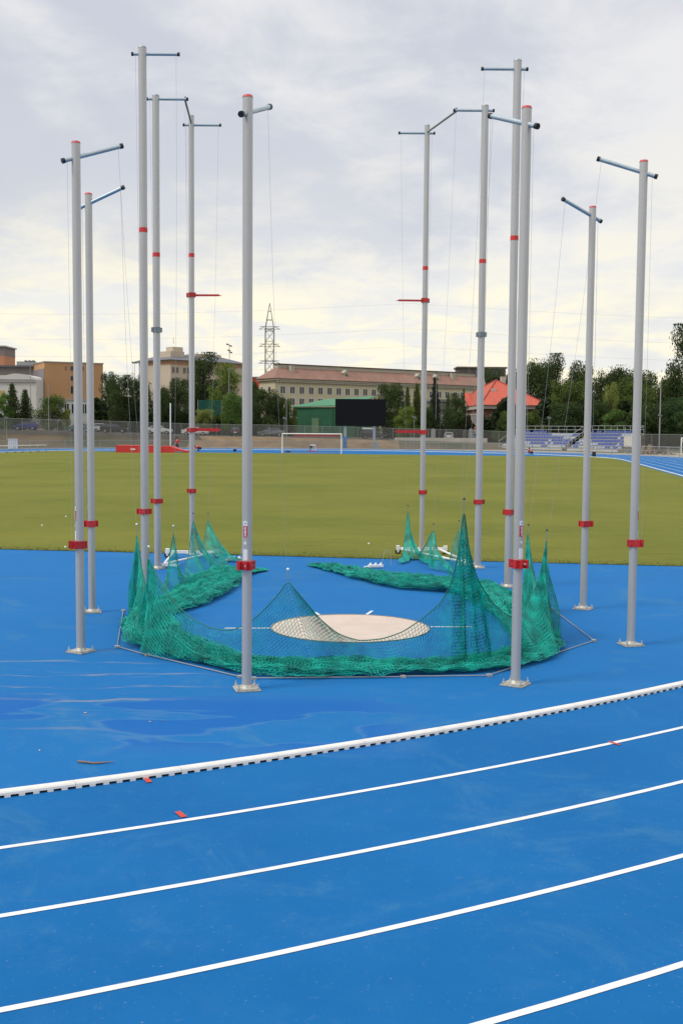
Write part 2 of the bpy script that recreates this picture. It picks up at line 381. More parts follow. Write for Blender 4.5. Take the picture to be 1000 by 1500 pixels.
def sweep_kerb(mb, centre, r0, r1, t0, t1, nseg, h, sgn):
    # slotted kerb: body on short feet, track side is at r1
    vs = []; n = nseg+1; prof = [(r0, 0), (r0+.006, h-.008), (r0+.014, h), (r1-.016, h), (r1-.004, h-.012), (r1, .021)]
    for i in range(n):
        t = t0+(t1-t0)*i/nseg; d = N*cos(t)+sgn*U*sin(t)
        for r, z in prof: p = centre+d*r; vs.append((p[0], p[1], z))
    m = len(prof)
    mb.add(vs, [(i*m+j, i*m+j+1, (i+1)*m+j+1, (i+1)*m+j) for i in range(nseg) for j in range(m-1)]+[list(range(m)), [nseg*m+j for j in range(m)][::-1]])
RK0, RK1, KH = R-.075, R+.03, .052
def theta(px, py):
    p = gz(px, py)[:2]-C1; return atan2(-(p@U), p@N)
ta, tb = theta(-60, 1173), theta(1060, 990)
print('kerb thetas', ta, tb)
nk = max(1, round(abs(tb-ta)*R/1.0)); dt = (tb-ta)/nk
for i in range(nk):
    g0 = .0012/R*1.5*(1 if dt > 0 else -1)
    t0, t1_ = ta+dt*i+g0, ta+dt*(i+1)-g0
    mid = C1+R*(N*cos((t0+t1_)/2)-U*sin((t0+t1_)/2)); root = thing('kerb_segment', (mid[0], mid[1], 0), 'white slotted kerb length on the inner edge of the first lane', 'kerb', 'white kerb lengths joined end to end along the inside lane')
    mb = MB(); sweep_kerb(mb, C1, RK0, RK1, t0, t1_, 10, KH, -1)
    # feet between slots on the track side
    for j in range(8):
        a0 = t0+(t1_-t0)*(j+.0)/8; a1 = t0+(t1_-t0)*(j+.43)/8
        vs = []
        for t in (a0, a1):
            d = N*cos(t)-U*sin(t)
            for r, z in ((RK1-.03, .0), (RK1-.03, .021), (RK1, .021), (RK1+.002, 0)): p = C1+d*r; vs.append((p[0], p[1], z))
        mb.add(vs, [(0, 1, 2, 3), (7, 6, 5, 4), (3, 2, 6, 7), (0, 4, 5, 1), (0, 3, 7, 4), (1, 5, 6, 2)])
    mb.v = [(x-mid[0], y-mid[1], z) for x, y, z in mb.v]; mb.build('body', KERB, root)
    m2 = MB(); vs = []
    for t in (t0, t1_):
        d = N*cos(t)-U*sin(t)
        for z in (.001, .022): p = C1+d*(RK1-.02)-mid; vs.append((p[0], p[1], z))
    m2.add(vs, [(0, 1, 3, 2)]); m2.build('slot_shade', SLOT, root)  # black sheet behind the feet, painting the shade inside the slots
# remaining kerb
mb = MB(); nb_ = 60
for cen, sg, a0, a1 in ((C2, 1, 0, pi), (C1, -1, 0, tb if tb < ta else ta), (C1, -1, max(ta, tb), pi)): sweep_kerb(mb, cen, RK0, RK1, a0, a1, nb_, KH, sg)
for sgn in (1, -1):
    a = C1+N*sgn*R; mm = (C1+C2)/2+N*sgn*(R-.02); mb.box((mm[0], mm[1], .026), (.1, 84.39, .052), rz=-AX)
o = mb.build('track_kerb', KERB); tag(o, 'long white kerb curving round the far side of the grass infield', 'kerb')

# throwing circle and its markings
CC = np.array([.151, 17.706]); CR = 1.25
mb = MB(); n = 96
mb.add([(CC[0]+CR*cos(2*pi*i/n), CC[1]+CR*sin(2*pi*i/n), .006) for i in range(n)], [list(range(n))]); o = mb.build('throwing_circle', CONC); struct(o)
mb = MB(); rr = [(CR-.002, 0), (CR-.002, .016), (CR+.012, .016), (CR+.014, 0)]
vs = [(CC[0]+r*cos(2*pi*i/n), CC[1]+r*sin(2*pi*i/n), z) for i in range(n) for r, z in rr]
mb.add(vs, [(i*4+j, i*4+j+1, ((i+1) % n)*4+j+1, ((i+1) % n)*4+j) for i in range(n) for j in range(3)])
o = mb.build('circle_rim', STEEL); tag(o, 'thin metal rim ring around the beige concrete throwing circle', 'rim')
def strip(name, a, b, w_, z, m):
    a, b = np.array(a[:2], float), np.array(b[:2], float); d = (b-a)/np.linalg.norm(b-a); p = np.array([-d[1], d[0]])*w_/2
    q = MB(); q.add([(*(a+p), z), (*(b+p), z), (*(b-p), z), (*(a-p), z)], [(0, 3, 2, 1)]); return struct(q.build(name, m))
strip('circle_marking', gz(329, 920.5), gz(397, 920.5), .05, .005, LINE); strip('circle_marking', gz(629, 918.5), gz(692, 918.5), .05, .005, LINE)
strip('circle_marking', gz(535, 901.5), gz(545, 895), .05, .005, LINE); strip('circle_marking', gz(470, 902.5), gz(461, 897), .05, .005, LINE)
REDM = mat('red track mark', (.55, .05, .03), .7, 0, .3, 30)
strip('track_marking', gz(213, 1139.5), gz(219, 1147), .05, .009, REDM); strip('track_marking', gz(260, 1190), gz(270, 1198), .05, .009, REDM)
strip('track_marking', gz(891, 1087), gz(907, 1092), .035, .009, REDM)
strip('track_marking', gz(537, 668.3+.1), gz(552+8, 668.6), .12, .016, LINE)

# ------------------------------------------------------------------ cage poles
def curved(mb, r, a0, a1, z0, z1, n=8):
    vs = [(r*cos(a0+(a1-a0)*i/n), r*sin(a0+(a1-a0)*i/n), z) for i in range(n+1) for z in (z0, z1)]
    mb.add(vs, [(2*i, 2*i+2, 2*i+3, 2*i+1) for i in range(n)], True); return mb
def text_mesh(txt, size):
    cu = bpy.data.curves.new('t', 'FONT'); cu.body = txt; cu.size = size; cu.align_x = 'CENTER'; cu.align_y = 'CENTER'; cu.offset = size*.018; cu.resolution_u = 3
    ob = bpy.data.objects.new('t', cu); COL.objects.link(ob); dg = bpy.context.evaluated_depsgraph_get(); me = bpy.data.meshes.new_from_object(ob.evaluated_get(dg))
    vs = [tuple(v.co) for v in me.vertices]; fs = [tuple(p.vertices) for p in me.polygons]
    bpy.data.objects.remove(ob); bpy.data.curves.remove(cu); bpy.data.meshes.remove(me); return vs, fs
TXT = text_mesh('polanik', .048)
GP = 'poles of the throwing cage'
ENDS = {}
def pole(key, x, y, ht, rad, label, out_ang, bar_dir, bar_z, bar_in, bar_out, tilt, bands, stickers=True, clamps=(1.52,), joint=None, base='plate'):
    """local +X points away from the cage centre"""
    t = thing('cage_pole', (x, y, 0), label, 'pole', GP, out_ang)
    m = MB(); n = 40; z0 = .03 if base == 'plate' else .12
    # tube with faint grooves
    zz = [z0, .4, 1.6, 3.2, 5, 7, ht] if ht > 8 else [z0, .4, 1.6, 3.2, 5, ht]
    vs = [(rad*(1 if k % 10 else .975)*cos(2*pi*k/n), rad*(1 if k % 10 else .975)*sin(2*pi*k/n), z) for z in zz for k in range(n)]
    m.add(vs, [(j*n+k, j*n+(k+1) % n, (j+1)*n+(k+1) % n, (j+1)*n+k) for j in range(len(zz)-1) for k in range(n)], True)
    m.add([vs[(len(zz)-1)*n+k] for k in range(n)], [list(range(n))]); m.build('shaft', ALU, t)
    capm = REDT if ht < 8 else GREYW
    MB().cyl((0, 0, ht-.012), (0, 0, ht+.014), rad+.004, rad-.006, 28).build('pole_cap', capm, t)
    for b in bands: MB().cyl((0, 0, b-.045), (0, 0, b+.045), rad+.003, None, 32, True).build('tape_band', REDT, t)
    if joint:
        m = MB(); m.cyl((0, 0, joint-.06), (0, 0, joint+.06), rad+.010, None, 28)
        for a in (0, pi/2, pi, 3*pi/2): m.box((cos(a)*(rad+.018), sin(a)*(rad+.018), joint), (.05, .05, .10), rz=a)
        m.build('joint_sleeve', mat('sleeve metal', (.22, .26, .28), .4, .7), t)
    for cz in clamps:
        m = MB()
        hw = rad+.014
        m.box((-hw+.006, 0, cz), (.012, 2*hw, .105)); m.box((.0, hw-.006, cz), (2*hw+.03, .012, .105)); m.box((.0, -hw+.006, cz), (2*hw+.03, .012, .105))
        m.box((hw+.012, 0, cz), (.012, 2*hw+.05, .105)); m.box((hw+.045, hw-.03, cz), (.055, .010, .105)); m.box((hw+.045, -hw+.03, cz), (.055, .010, .105))
        m.cyl((0, 0, cz-.05), (0, 0, cz+.05), rad+.006, None, 28)
        c = m.build('clamp', REDP, t)
        MB().cyl((hw+.02, .028, cz), (hw+.05, .028, cz), .016, .012, 10).build('knob', BOLT, c)
        m = MB()
        for zz_ in (-.03, .03):
            for sy in (1, -1): MB().cyl((-.02, sy*(hw-.002), cz+zz_), (-.02, sy*(hw+.008), cz+zz_), .009, None, 8).build('bolt', BLK, c)
    if base == 'plate':
        a = .15
        m = MB(); m.box((0, 0, .006+.004), (2*a, 2*a, .012), rz=.55); m.box((0, 0, .024), (2*a-.04, 2*a-.04, .012), rz=.55)
        bp = m.build('base_plate', GALV, t)
        MB().cyl((0, 0, .03), (0, 0, .065), rad+.022, rad+.004, 28).build('base_collar', GALV, t)
        for k in range(4):
            q = .55+pi/4+k*pi/2; r_ = a*1.08
            m = MB(); m.cyl((r_*cos(q), r_*sin(q), .03), (r_*cos(q), r_*sin(q), .048), .02, None, 6); m.cyl((r_*cos(q), r_*sin(q), .048), (r_*cos(q), r_*sin(q), .085), .009, None, 8)
            m.build('bolt', BOLT, t)
    # crossbar through the head of the pole
    ba = bar_dir-out_ang; d = Vector((cos(ba)*cos(tilt), sin(ba)*cos(tilt), sin(tilt)))
    p0 = Vector((0, 0, bar_z)); a_, b_ = p0-d*bar_out, p0+d*bar_in
    m = MB(); m.cyl(a_, b_, .031, None, 16); cb = m.build('crossbar', ALU_BAR, t)
    for e, s in ((a_, -1), (b_, 1)):
        MB().cyl(e-d*.025*s, e+d*.018*s, .037, None, 16).build('end_cap', BLK, cb)
    M = Matrix.Translation((x, y, 0)) @ Matrix.Rotation(out_ang, 4, 'Z')
    ENDS[key] = (M @ (b_-d*.05), M @ (a_+d*.06))
    if stickers:
        r = rad+.0025; aw = .50
        curved(MB(), r, -aw, aw, 1.58, 1.715).build('notice_sticker', WHL, t)
        curved(MB(), r, -aw*.9, aw*.9, 1.995, 2.055).build('logo_sticker', WHL, t)
        st = curved(MB(), r, -aw*.9, aw*.9, 1.86, 1.993).build('brand_sticker', REDL, t)
        def wrap(vs, z, rr): return [(rr*cos(-vy/rr), rr*sin(-vy/rr), z+vx) for vx, vy in vs]
        k = .115/(max(v[0] for v in TXT[0])-min(v[0] for v in TXT[0]))
        m = MB(); m.add(wrap([(v[0]*k, v[1]*k*1.15) for v in TXT[0]], 1.9265, r+.002), TXT[1]); m.build('lettering', WHT, st)
        m = MB(); m.add(wrap([(-.004, .012), (-.012, -.004), (.004, -.010), (.018, -.016), (.002, .0)], 2.025, r+.002), [(0, 1, 2, 4), (4, 2, 3)]); m.build('logo_mark', mat('navy ink', (.03, .05, .12), .5), t)
        m = MB(); m.add(wrap([(.020*cos(2*pi*i/16), .017*sin(2*pi*i/16)) for i in range(16)], 1.79, r+.001), [list(range(16))]); m.build('round_sticker', WHL, t)
    return t
def oa(x, y): return atan2(y-CC[1], x-CC[0])
T20 = radians(20)
seven = {'A': (-3.65, 15.63, 6.82, 'tall grey pole with red clamp, leftmost of the cage, front base left of the net', 0.),
 'B': (-4.24, 19.02, 6.86, 'grey pole standing just behind the leftmost pole, base left of the net', 0.),
 'F': (-1.13, 13.44, 6.84, 'nearest left grey pole in front of the net, with readable red sticker', .05),
 'J': (2.18, 13.80, 6.83, 'nearest right grey pole in front of the net and the wide net peak', .13),
 'K': (4.30, 19.79, 6.86, 'grey pole right of the net, second from the right edge of the cage', 0.),
 'L': (4.29, 16.45, 6.86, 'rightmost grey pole of the cage with crossbar sloping to the left', 0.)}
for k, (x, y, bz, lb, tw) in seven.items():
    a = oa(x, y); pole(k, x, y, 7.02, .060, lb, a, a+pi+(-tw if k == 'F' else tw), bz, .68, .19, T20, ())
ten = {'C': (-3.84, 21.91, 10.22, 0., 'tallest looking grey pole at left with red tape band, third from the left', 1),
 'D': (-4.10, 25.01, 10.27, 0., 'tall grey pole at left with dark joint sleeve and linked gate arm', 1),
 'H': (3.12, 25.59, 10.24, pi, 'tall grey pole at right with dark joint sleeve and linked gate arm', 1),
 'I': (3.36, 22.50, 10.18, pi, 'tall grey pole at right standing behind the nearest right pole', 1)}
for k, (x, y, bz, bd, lb, _) in ten.items():
    pole(k, x, y, 10.34, .078, lb, oa(x, y), bd, bz, .69, .19, 0., (6.93,), stickers=False, joint=5.3 if k in 'DH' else None)
    # lower sticker sliver seen on these poles
gate = {'E': (277, 817, 285, 170, 183, 0., (374, 432, 630, 719), 'slim grey gate pole at left with two red side brackets'),
        'G': (620.5, 812, 622, 184, 195, pi, (393, 440, 633, 721), 'slim grey gate pole at right with two red side brackets')}
GXY = {}
for k, (bx_, by_, tx, ty, by2, bd, (t1y, c1y, c2y, c3y), lb) in gate.items():
    g = gz(bx_, by_); Y = g[1]; xt = gy(tx, ty, Y); z = lambda yy: float(gy(bx_, yy, Y)[2]); X = (g[0]+xt[0])/2; GXY[k] = (X, Y)
    t = pole(k, X, Y, float(xt[2]), .066, lb, oa(X, Y), bd, z(by2), .69, .18, 0., (z(t1y),), stickers=False, clamps=(z(c1y), z(c2y), z(c3y)), base='wheel')
    s = 1 if k == 'E' else -1
    for zc, tip, w_ in ((z(c1y), 0., .045), (z(c2y)+.02, 0., .075)):
        m = MB(); a_ = Vector((0, 0, zc)); Mi = Matrix.Rotation(-oa(X, Y), 4, 'Z'); d = Mi @ Vector((s, -.05, -.02))
        q0, q1 = a_+d*.09, a_+d*.66
        ang = atan2(d.y, d.x); m.box((q0+q1)/2, (.58, .035, w_), rz=ang); m.cyl(q1, q1+d*.06, .008, None, 6); m.build('side_bracket', REDP, t)
    # gate foot: wheeled beam, struts to the hinge pole
    hp = ten['D'] if k == 'E' else ten['H']
    f = thing('wheeled_gate_foot', (X, Y, 0), 'white wheeled ground frame under the %s slim gate pole' % ('left' if s > 0 else 'right'), 'gate frame', 'wheeled frames under the gate poles')
    m = MB(); m.box((0, 0, .14), (1.25, .09, .07)); m.box((-.0, .0, .10), (.2, .2, .03)); m.build('beam', WHP, f)
    for sx in (-1, 1):
        wv = MB().cyl((sx*.60, -.045, .075), (sx*.60, .045, .075), .075, None, 18).build('wheel', BLK, f); MB().cyl((sx*.60, -.05, .075), (sx*.60, .05, .075), .03, None, 10).build('hub', WHP, wv)
        MB().box((sx*.6, 0, .16), (.09, .12, .12)).build('wheel_fork', WHP, f)
    hx, hy = hp[0]-X, hp[1]-Y
    for (ax_, ay_) in ((-.45*s, -.03), (.5*s, -.03)):
        MB().cyl((ax_, ay_, .13), (hx+s*.12, hy+.1, .09), .028, None, 10).build('strut', WHP, f)
    MB().box((hx+s*.2, hy+.05, .08), (.55, .06, .05)).build('hinge_bar', WHP, f)
    # top link arm from the neighbour's crossbar
    e = ENDS['D' if k == 'E' else 'H'][0]
    o = MB().tube([(e.x, e.y, e.z+.05), (e.x, e.y, e.z-.02), (X, Y, float(xt[2])-.16)], .024, 8).build('link_arm', mat('olive link', (.28, .30, .27), .5, .3))
    tag(o, 'thin link arm joining the crossbar of the %s sleeved pole to the slim gate pole' % ('left' if s > 0 else 'right'), 'link arm')

# ------------------------------------------------------------------ nets
def strands(name, V, E, r):
    a, b = V[E[:, 0]], V[E[:, 1]]; d = b-a; l = np.linalg.norm(d, axis=1); ok = l > 1e-4; a, b, d, l = a[ok], b[ok], d[ok], l[ok]; d /= l[:, None]
    ref = np.array([.31, .22, .93]); p = np.cross(d, ref); nn = np.linalg.norm(p, axis=1); bad = nn < .1
    p[bad] = np.cross(d[bad], np.array([1., 0, 0])); p /= np.linalg.norm(p, axis=1)[:, None]; q = np.cross(d, p)
    n = len(a); out = np.empty((n, 6, 3))
    for k in range(3):
        o = (p*cos(2*pi*k/3)+q*sin(2*pi*k/3))*r; out[:, k] = a+o; out[:, 3+k] = b+o
    base = np.arange(n)[:, None]*6
    Fq = np.concatenate([base+np.array([k, (k+1) % 3, 3+(k+1) % 3, 3+k]) for k in range(3)])
    return out.reshape(-1, 3), Fq
def cr_spline(P, n):
    P = np.array(P, float); Q = np.vstack([2*P[0]-P[1], P, 2*P[-1]-P[-2]]); res = []
    for i in range(1, len(Q)-2):
        t = np.linspace(0, 1, n, endpoint=False)[:, None]; a, b, c, d = Q[i-1:i+3]
        # centripetal-ish: limit overshoot by mixing with linear
        cr = .5*((2*b)+(-a+c)*t+(2*a-5*b+4*c-d)*t**2+(-a+3*b-3*c+d)*t**3); li = b+(c-b)*t
        res.append(.6*cr+.4*li)
    return np.vstack(res+[P[-1:]])
def resample(P, step=None, n=None, key=3):
    s = np.r_[0, np.cumsum(np.linalg.norm(np.diff(P[:, :key], axis=0), axis=1))]
    n = n or max(4, int(s[-1]/step)); q = np.linspace(0, s[-1], n)
    return np.stack([np.interp(q, s, P[:, j]) for j in range(P.shape[1])], 1)
CELL = .048
def sm_noise(x, y, seed):
    r = np.random.default_rng(seed); v = 0
    for k in range(6):
        fx, fy = r.uniform(.5, 1.5)*(1.6**k)*.7, r.uniform(.5, 1.5)*(1.6**k)*.7; ph = r.uniform(0, 6.28, 2); th = r.uniform(0, pi)
        v = v+np.sin((x*cos(th)+y*sin(th))*fx*2+ph[0]+np.sin((x*sin(th)-y*cos(th))*fy+ph[1]))/(1.35**k)
    return v/3
def curtain(ctrl, cell=CELL, fold=.05, seed=1, cut=99.):
    """ctrl: (px, py, depth, bottom x, bottom y) -> hanging mesh, rows run parallel to the head rope"""
    P = np.array([list(gy(a, b, Y))+[c, d] for a, b, Y, c, d in ctrl]); P[:, 2] = np.maximum(P[:, 2], .1)
    P = resample(cr_spline(P, 14), step=cell); n = len(P); T = P[:, :3]
    B = np.c_[P[:, 3], P[:, 4], np.full(n, .05)]
    ker = np.ones(9)/9
    for j in (0, 1): B[:, j] = np.convolve(np.pad(B[:, j], 4, mode='edge'), ker, 'valid')
    Ln = np.linalg.norm(T-B, axis=1); K = int(Ln.max()/cell)+2
    idx = -np.ones((n, K), int); V = []; c = 0
    for i in range(n):
        kk = int(min(Ln[i], cut*(.75+.25*sin(i*.21)))/cell)+1
        tan = B[min(i+1, n-1)]-B[max(i-1, 0)]; tan = tan/(np.linalg.norm(tan)+1e-6); nr = np.array([-tan[1], tan[0], 0])
        for k in range(min(kk+1, K)):
            f = min(1, k*cell/max(Ln[i], 1e-3)); p = T[i]*(1-f)+B[i]*f
            am = fold*min(1, f*1.6)*(.35+.65*(1-f*.3))
            p = p+nr*am*(sin(i*.21+1.1*sin(k*.04)+seed)+.35*sin(i*.47+k*.03+seed*2))
            p[2] -= .10*sin(pi*f)*min(1, Ln[i])*.0
            p = p+rng.normal(0, .0022, 3); V.append(p); idx[i, k] = c; c += 1
    E = []
    for i in range(n):
        for k in range(K):
            if idx[i, k] < 0: continue
            if k+1 < K and idx[i, k+1] >= 0: E.append((idx[i, k], idx[i, k+1]))
            if i+1 < n and idx[i+1, k] >= 0: E.append((idx[i, k], idx[i+1, k]))
    return np.array(V), np.array(E), T
def heap(spine, nv=84, cell=CELL, seed=3, per=17):
    """spine: (x, y, width, height) -> netting lying in flattened folds along it"""
    P = resample(cr_spline(spine, 12), step=cell*.92, key=2); n = len(P)
    tan = np.gradient(P[:, :2], axis=0)
    for j in (0, 1): tan[:, j] = np.convolve(np.pad(tan[:, j], 10, mode='edge'), np.ones(21)/21, 'valid')
    tan /= np.linalg.norm(tan, axis=1)[:, None]; nr = np.c_[-tan[:, 1], tan[:, 0]]
    i = np.arange(n)[:, None]; k = np.arange(nv)[None, :]; s = i*cell
    lay = k/per+.30*sm_noise(s*.8, 0*k+3., seed+1)
    tri = 2*np.abs(2*((lay*.5) % 1)-1)-1
    tri = np.sin(tri*pi/2)*.35+tri*.65
    w_ = P[:, 2][:, None]/2; h_ = P[:, 3][:, None]
    ln = np.floor(lay)
    amp = .74+.30*sm_noise(s*.8+ln*1.7, ln*2.1+0*s, seed+2)
    off = tri*w_*amp+.16*w_*sm_noise(s*1.1, ln*1.3+0*s, seed+5)
    nf = np.clip(1-(off/(w_*1.15+1e-6))**2, 0, 1)**.6
    ripple = np.abs(sm_noise(s*2.2+off*4, off*9, seed+4))
    z = .012+h_*nf*(.18+.66*(k/nv))*(.75+.45*sm_noise(s*1.3, off*4, seed+3))+.085*nf*ripple*np.minimum(1, h_*6)
    al = .05*sm_noise(s*1.3, ln+0*s, seed+6)+.035*np.sin(off*22+ln*2+s*1.1)
    X = P[:, 0][:, None]+nr[:, 0][:, None]*off+tan[:, 0][:, None]*al; Y = P[:, 1][:, None]+nr[:, 1][:, None]*off+tan[:, 1][:, None]*al
    V = np.stack([X, Y, np.maximum(z, .012)], 2).reshape(-1, 3)
    V += rng.normal(0, .0022, V.shape); V[:, 2] = np.maximum(V[:, 2], .010)
    I = np.arange(n*nv).reshape(n, nv)
    E = np.vstack([np.c_[I[:-1].ravel(), I[1:].ravel()], np.c_[I[:, :-1].ravel(), I[:, 1:].ravel()]])
    return V, E
def net(name, label, pieces, ropes, r, origin, rr=.008):
    Vs, Fs, o_ = [], [], 0
    for V, E in pieces:
        a, f = strands(name, V, E, r); Vs.append(a); Fs.append(f+o_); o_ += len(a)
    V = np.vstack(Vs)-np.array(origin); Fq = np.vstack(Fs)
    t = thing(name, origin, label, 'net', 'green safety nets of the throwing cage')
    link(np_mesh('netting', V, Fq, NET), 'netting', t)
    m = MB()
    for T in ropes:
        m.tube([tuple(p-np.array(origin)) for p in T], rr, 5)
    m.build('head_rope', mat('dark green rope', (.004, .16, .10), .6), t)
    return t
def g2(px, py): q = gz(px, py); return (q[0], q[1])
# main net
CT = [(190, 893, 19.0, -3.5, 19.1), (196, 850, 18.7, -3.45, 18.8), (199, 815, 18.6, -3.4, 18.5), (200.5, 783, 18.5, -3.3, 18.3), (204, 815, 18.2, -3.2, 18.1), (209, 850, 17.6, -3.1, 17.5), (213.5, 880, 17., -2.95, 17.0),
 (216, 850, 16.4, -2.85, 16.5), (218, 818, 16.0, -2.7, 16.1), (230, 842, 15.7, -2.8, 15.6), (245, 868, 15.5, -2.6, 15.35), (262, 889, 15.3, -2.4, 15.15), (285, 908, 15.1, -2.1, 14.95), (310, 920, 14.9, -1.8, 14.8), (337, 923.5, 14.75, -1.5, 14.7),
 (365, 912, 14.6, -1.2, 14.65), (390, 890, 14.5, -.85, 14.6), (408, 870, 14.45, -.55, 14.6), (421.5, 853, 14.4, -.35, 14.6), (434, 866, 14.42, -.2, 14.62), (450, 885, 14.5, -.05, 14.65), (470, 908, 14.55, .12, 14.68), (495, 928, 14.6, .32, 14.7), (525, 938, 14.6, .55, 14.7),
 (560, 935.5, 14.6, .8, 14.7), (590, 925, 14.58, 1.0, 14.7), (620, 905, 14.55, 1.2, 14.7), (645, 882, 14.5, 1.38, 14.7), (660, 855, 14.45, 1.5, 14.7), (671, 810, 14.4, 1.62, 14.7), (679, 750, 14.4, 1.72, 14.7), (687, 805, 14.5, 1.85, 14.75), (700, 850, 14.7, 2.05, 14.85),
 (722, 884, 15., 2.3, 15.0), (745, 902, 15.4, 2.6, 15.25), (765, 900, 15.9, 2.85, 15.5), (780, 872, 16.3, 2.95, 15.8), (792, 835, 16.5, 3.0, 16.1), (800, 793, 16.65, 3.08, 16.3), (797, 830, 17, 3.15, 16.6), (790, 850, 17.6, 3.2, 17.1), (783, 860, 18.2, 3.25, 17.8), (777, 830, 18.9, 3.3, 18.5), (773, 783, 19.3, 3.3, 19.0), (768, 835, 19.5, 3.3, 19.2), (764, 880, 19.8, 3.2, 19.5)]
c1 = curtain(CT, fold=.07, seed=2)
def shift(L, k, sc=1.): return [(a+.6*k, b+(k*2.2 if 0 < i < len(L)-1 else 0), Y, c+.10*k, d+.08*k) for i, (a, b, Y, c, d) in enumerate(L)]
cL = curtain(CT[:13], fold=.13, seed=6); cL2 = curtain(shift(CT[:10], 1), fold=.10, seed=9)
cR = curtain(CT[33:], fold=.13, seed=4); cR2 = curtain(shift(CT[35:], -1), fold=.10, seed=13)

hf = heap([(-3.25, 19.2, .5, .12), (-3.15, 18.3, .75, .26), (-2.98, 17.3, .95, .34), (-2.78, 16.45, 1.0, .32), (-2.35, 15.8, .95, .26), (-1.8, 15.15, .8, .2), (-1.2, 14.6, .9, .2), (-.6, 14.42, .95, .22), (.2, 14.45, .85, .19), (.9, 14.52, .75, .16), (1.6, 14.66, .75, .17), (2.2, 15.0, .8, .19), (2.65, 15.5, .85, .24), (2.85, 16.15, .9, .26), (3.0, 17., .8, .24), (3.05, 18., .7, .22), (3.0, 19.2, .7, .22)], nv=100, seed=11)
hc = heap([(-3.2, 18.6, .7, .2), (-3.0, 17.6, 1.0, .42), (-2.75, 16.7, .95, .40), (-2.45, 16.1, .7, .25)], nv=60, seed=21)
net('safety_net', 'large green net with tall peaks, piled along the near side of the cage', [c1[:2], cL[:2], cL2[:2], cR[:2], cR2[:2], hf, hc], [c1[2]], .0036, (0, 14.5, 0))
c2 = curtain([(243, 880, 20.9, -3.25, 20.7), (246, 835, 21.6, -3.3, 21.2), (254, 783, 21.9, -3.15, 21.7), (260, 825, 22.2, -2.95, 22.1), (268, 850, 22.8, -2.9, 22.6), (276, 812, 24., -2.95, 23.7), (283, 763, 24.9, -2.9, 24.4), (288, 790, 25.3, -2.8, 24.8), (293.5, 808, 25.9, -2.7, 25.3),
 (299, 792, 26.6, -2.7, 25.9), (305, 762, 27.2, -2.65, 26.2), (310, 790, 27.2, -2.45, 26.3), (318, 812, 27.1, -2.2, 26.2), (327, 828, 26.8, -2.0, 25.9)], fold=.10, seed=5)
h2 = heap([g2(215, 908)+(.6, .15), g2(238, 897)+(.9, .2), g2(268, 884)+(1.15, .22), g2(300, 867)+(1.3, .24), g2(318, 853)+(1.3, .23), g2(340, 842)+(1.1, .22), g2(362, 839)+(.7, .14), g2(388, 836)+(.25, .05)], nv=100, seed=31)
net('safety_net', 'small green net with three narrow peaks, heaped at the far left of the cage', [c2[:2], h2], [c2[2]], .0042, (-3, 22, 0), .010)
c3 = curtain([(585, 834, 26.6, 1.4, 26.), (590, 810, 27.4, 1.55, 26.6), (597, 750, 28., 1.75, 27.0), (602, 790, 27.8, 1.9, 26.6), (610, 815, 27.3, 2.05, 26.2), (622, 800, 26.6, 2.05, 25.6), (634.5, 778, 25.8, 2.1, 25.0), (640, 805, 25.5, 2.3, 24.6), (646, 828, 25., 2.5, 24.2)], fold=.10, seed=8)
c4 = curtain([(655, 845, 23.6, 2.25, 23.4), (662, 800, 23.2, 2.35, 23.), (672, 775, 22.8, 2.4, 22.6), (680, 790, 22.6, 2.6, 22.3), (690, 835, 22.3, 2.8, 21.9)], fold=.09, seed=9)
h3 = heap([g2(455, 829)+(.2, .05), g2(480, 832)+(.7, .12), g2(515, 841)+(.9, .18), g2(555, 850)+(1.1, .22), g2(600, 859)+(1.3, .24), g2(645, 862)+(1.4, .26), g2(690, 866)+(1.4, .26), g2(722, 880)+(1.1, .24), g2(748, 900)+(.95, .24), g2(766, 920)+(.8, .2), g2(772, 935)+(.6, .15)], nv=104, seed=41)
net('safety_net', 'small green net with two narrow peaks, heaped at the far right of the cage', [c3[:2], c4[:2], h3], [c3[2]], .0042, (2, 24, 0), .010)

# hoisting ropes: head of the net -> crossbar -> down to the clamp
tips = {'A': (218, 818, 16.0), 'B': (200.5, 783, 18.5), 'C': (254, 783, 21.9), 'D': (283, 763, 24.9), 'E': (305, 762, 27.2), 'F': (421.5, 853, 14.4), 'G': (597, 750, 28.), 'H': (634.5, 778, 25.8), 'J': (679, 750, 14.4), 'K': (773, 783, 19.3), 'L': (800, 793, 16.65), 'I': (672, 775, 22.8)}
where = {'A': 'leftmost pole', 'B': 'second pole from the left', 'C': 'tallest looking left pole', 'D': 'left sleeved pole', 'E': 'left slim gate pole', 'F': 'nearest left pole', 'G': 'right slim gate pole', 'H': 'right sleeved pole', 'J': 'nearest right pole', 'K': 'pole second from the right', 'L': 'rightmost pole', 'I': 'tall pole behind the nearest right pole'}
PXY = {k: v[:2] for k, v in list(seven.items())+list(ten.items())}; PXY.update(GXY)
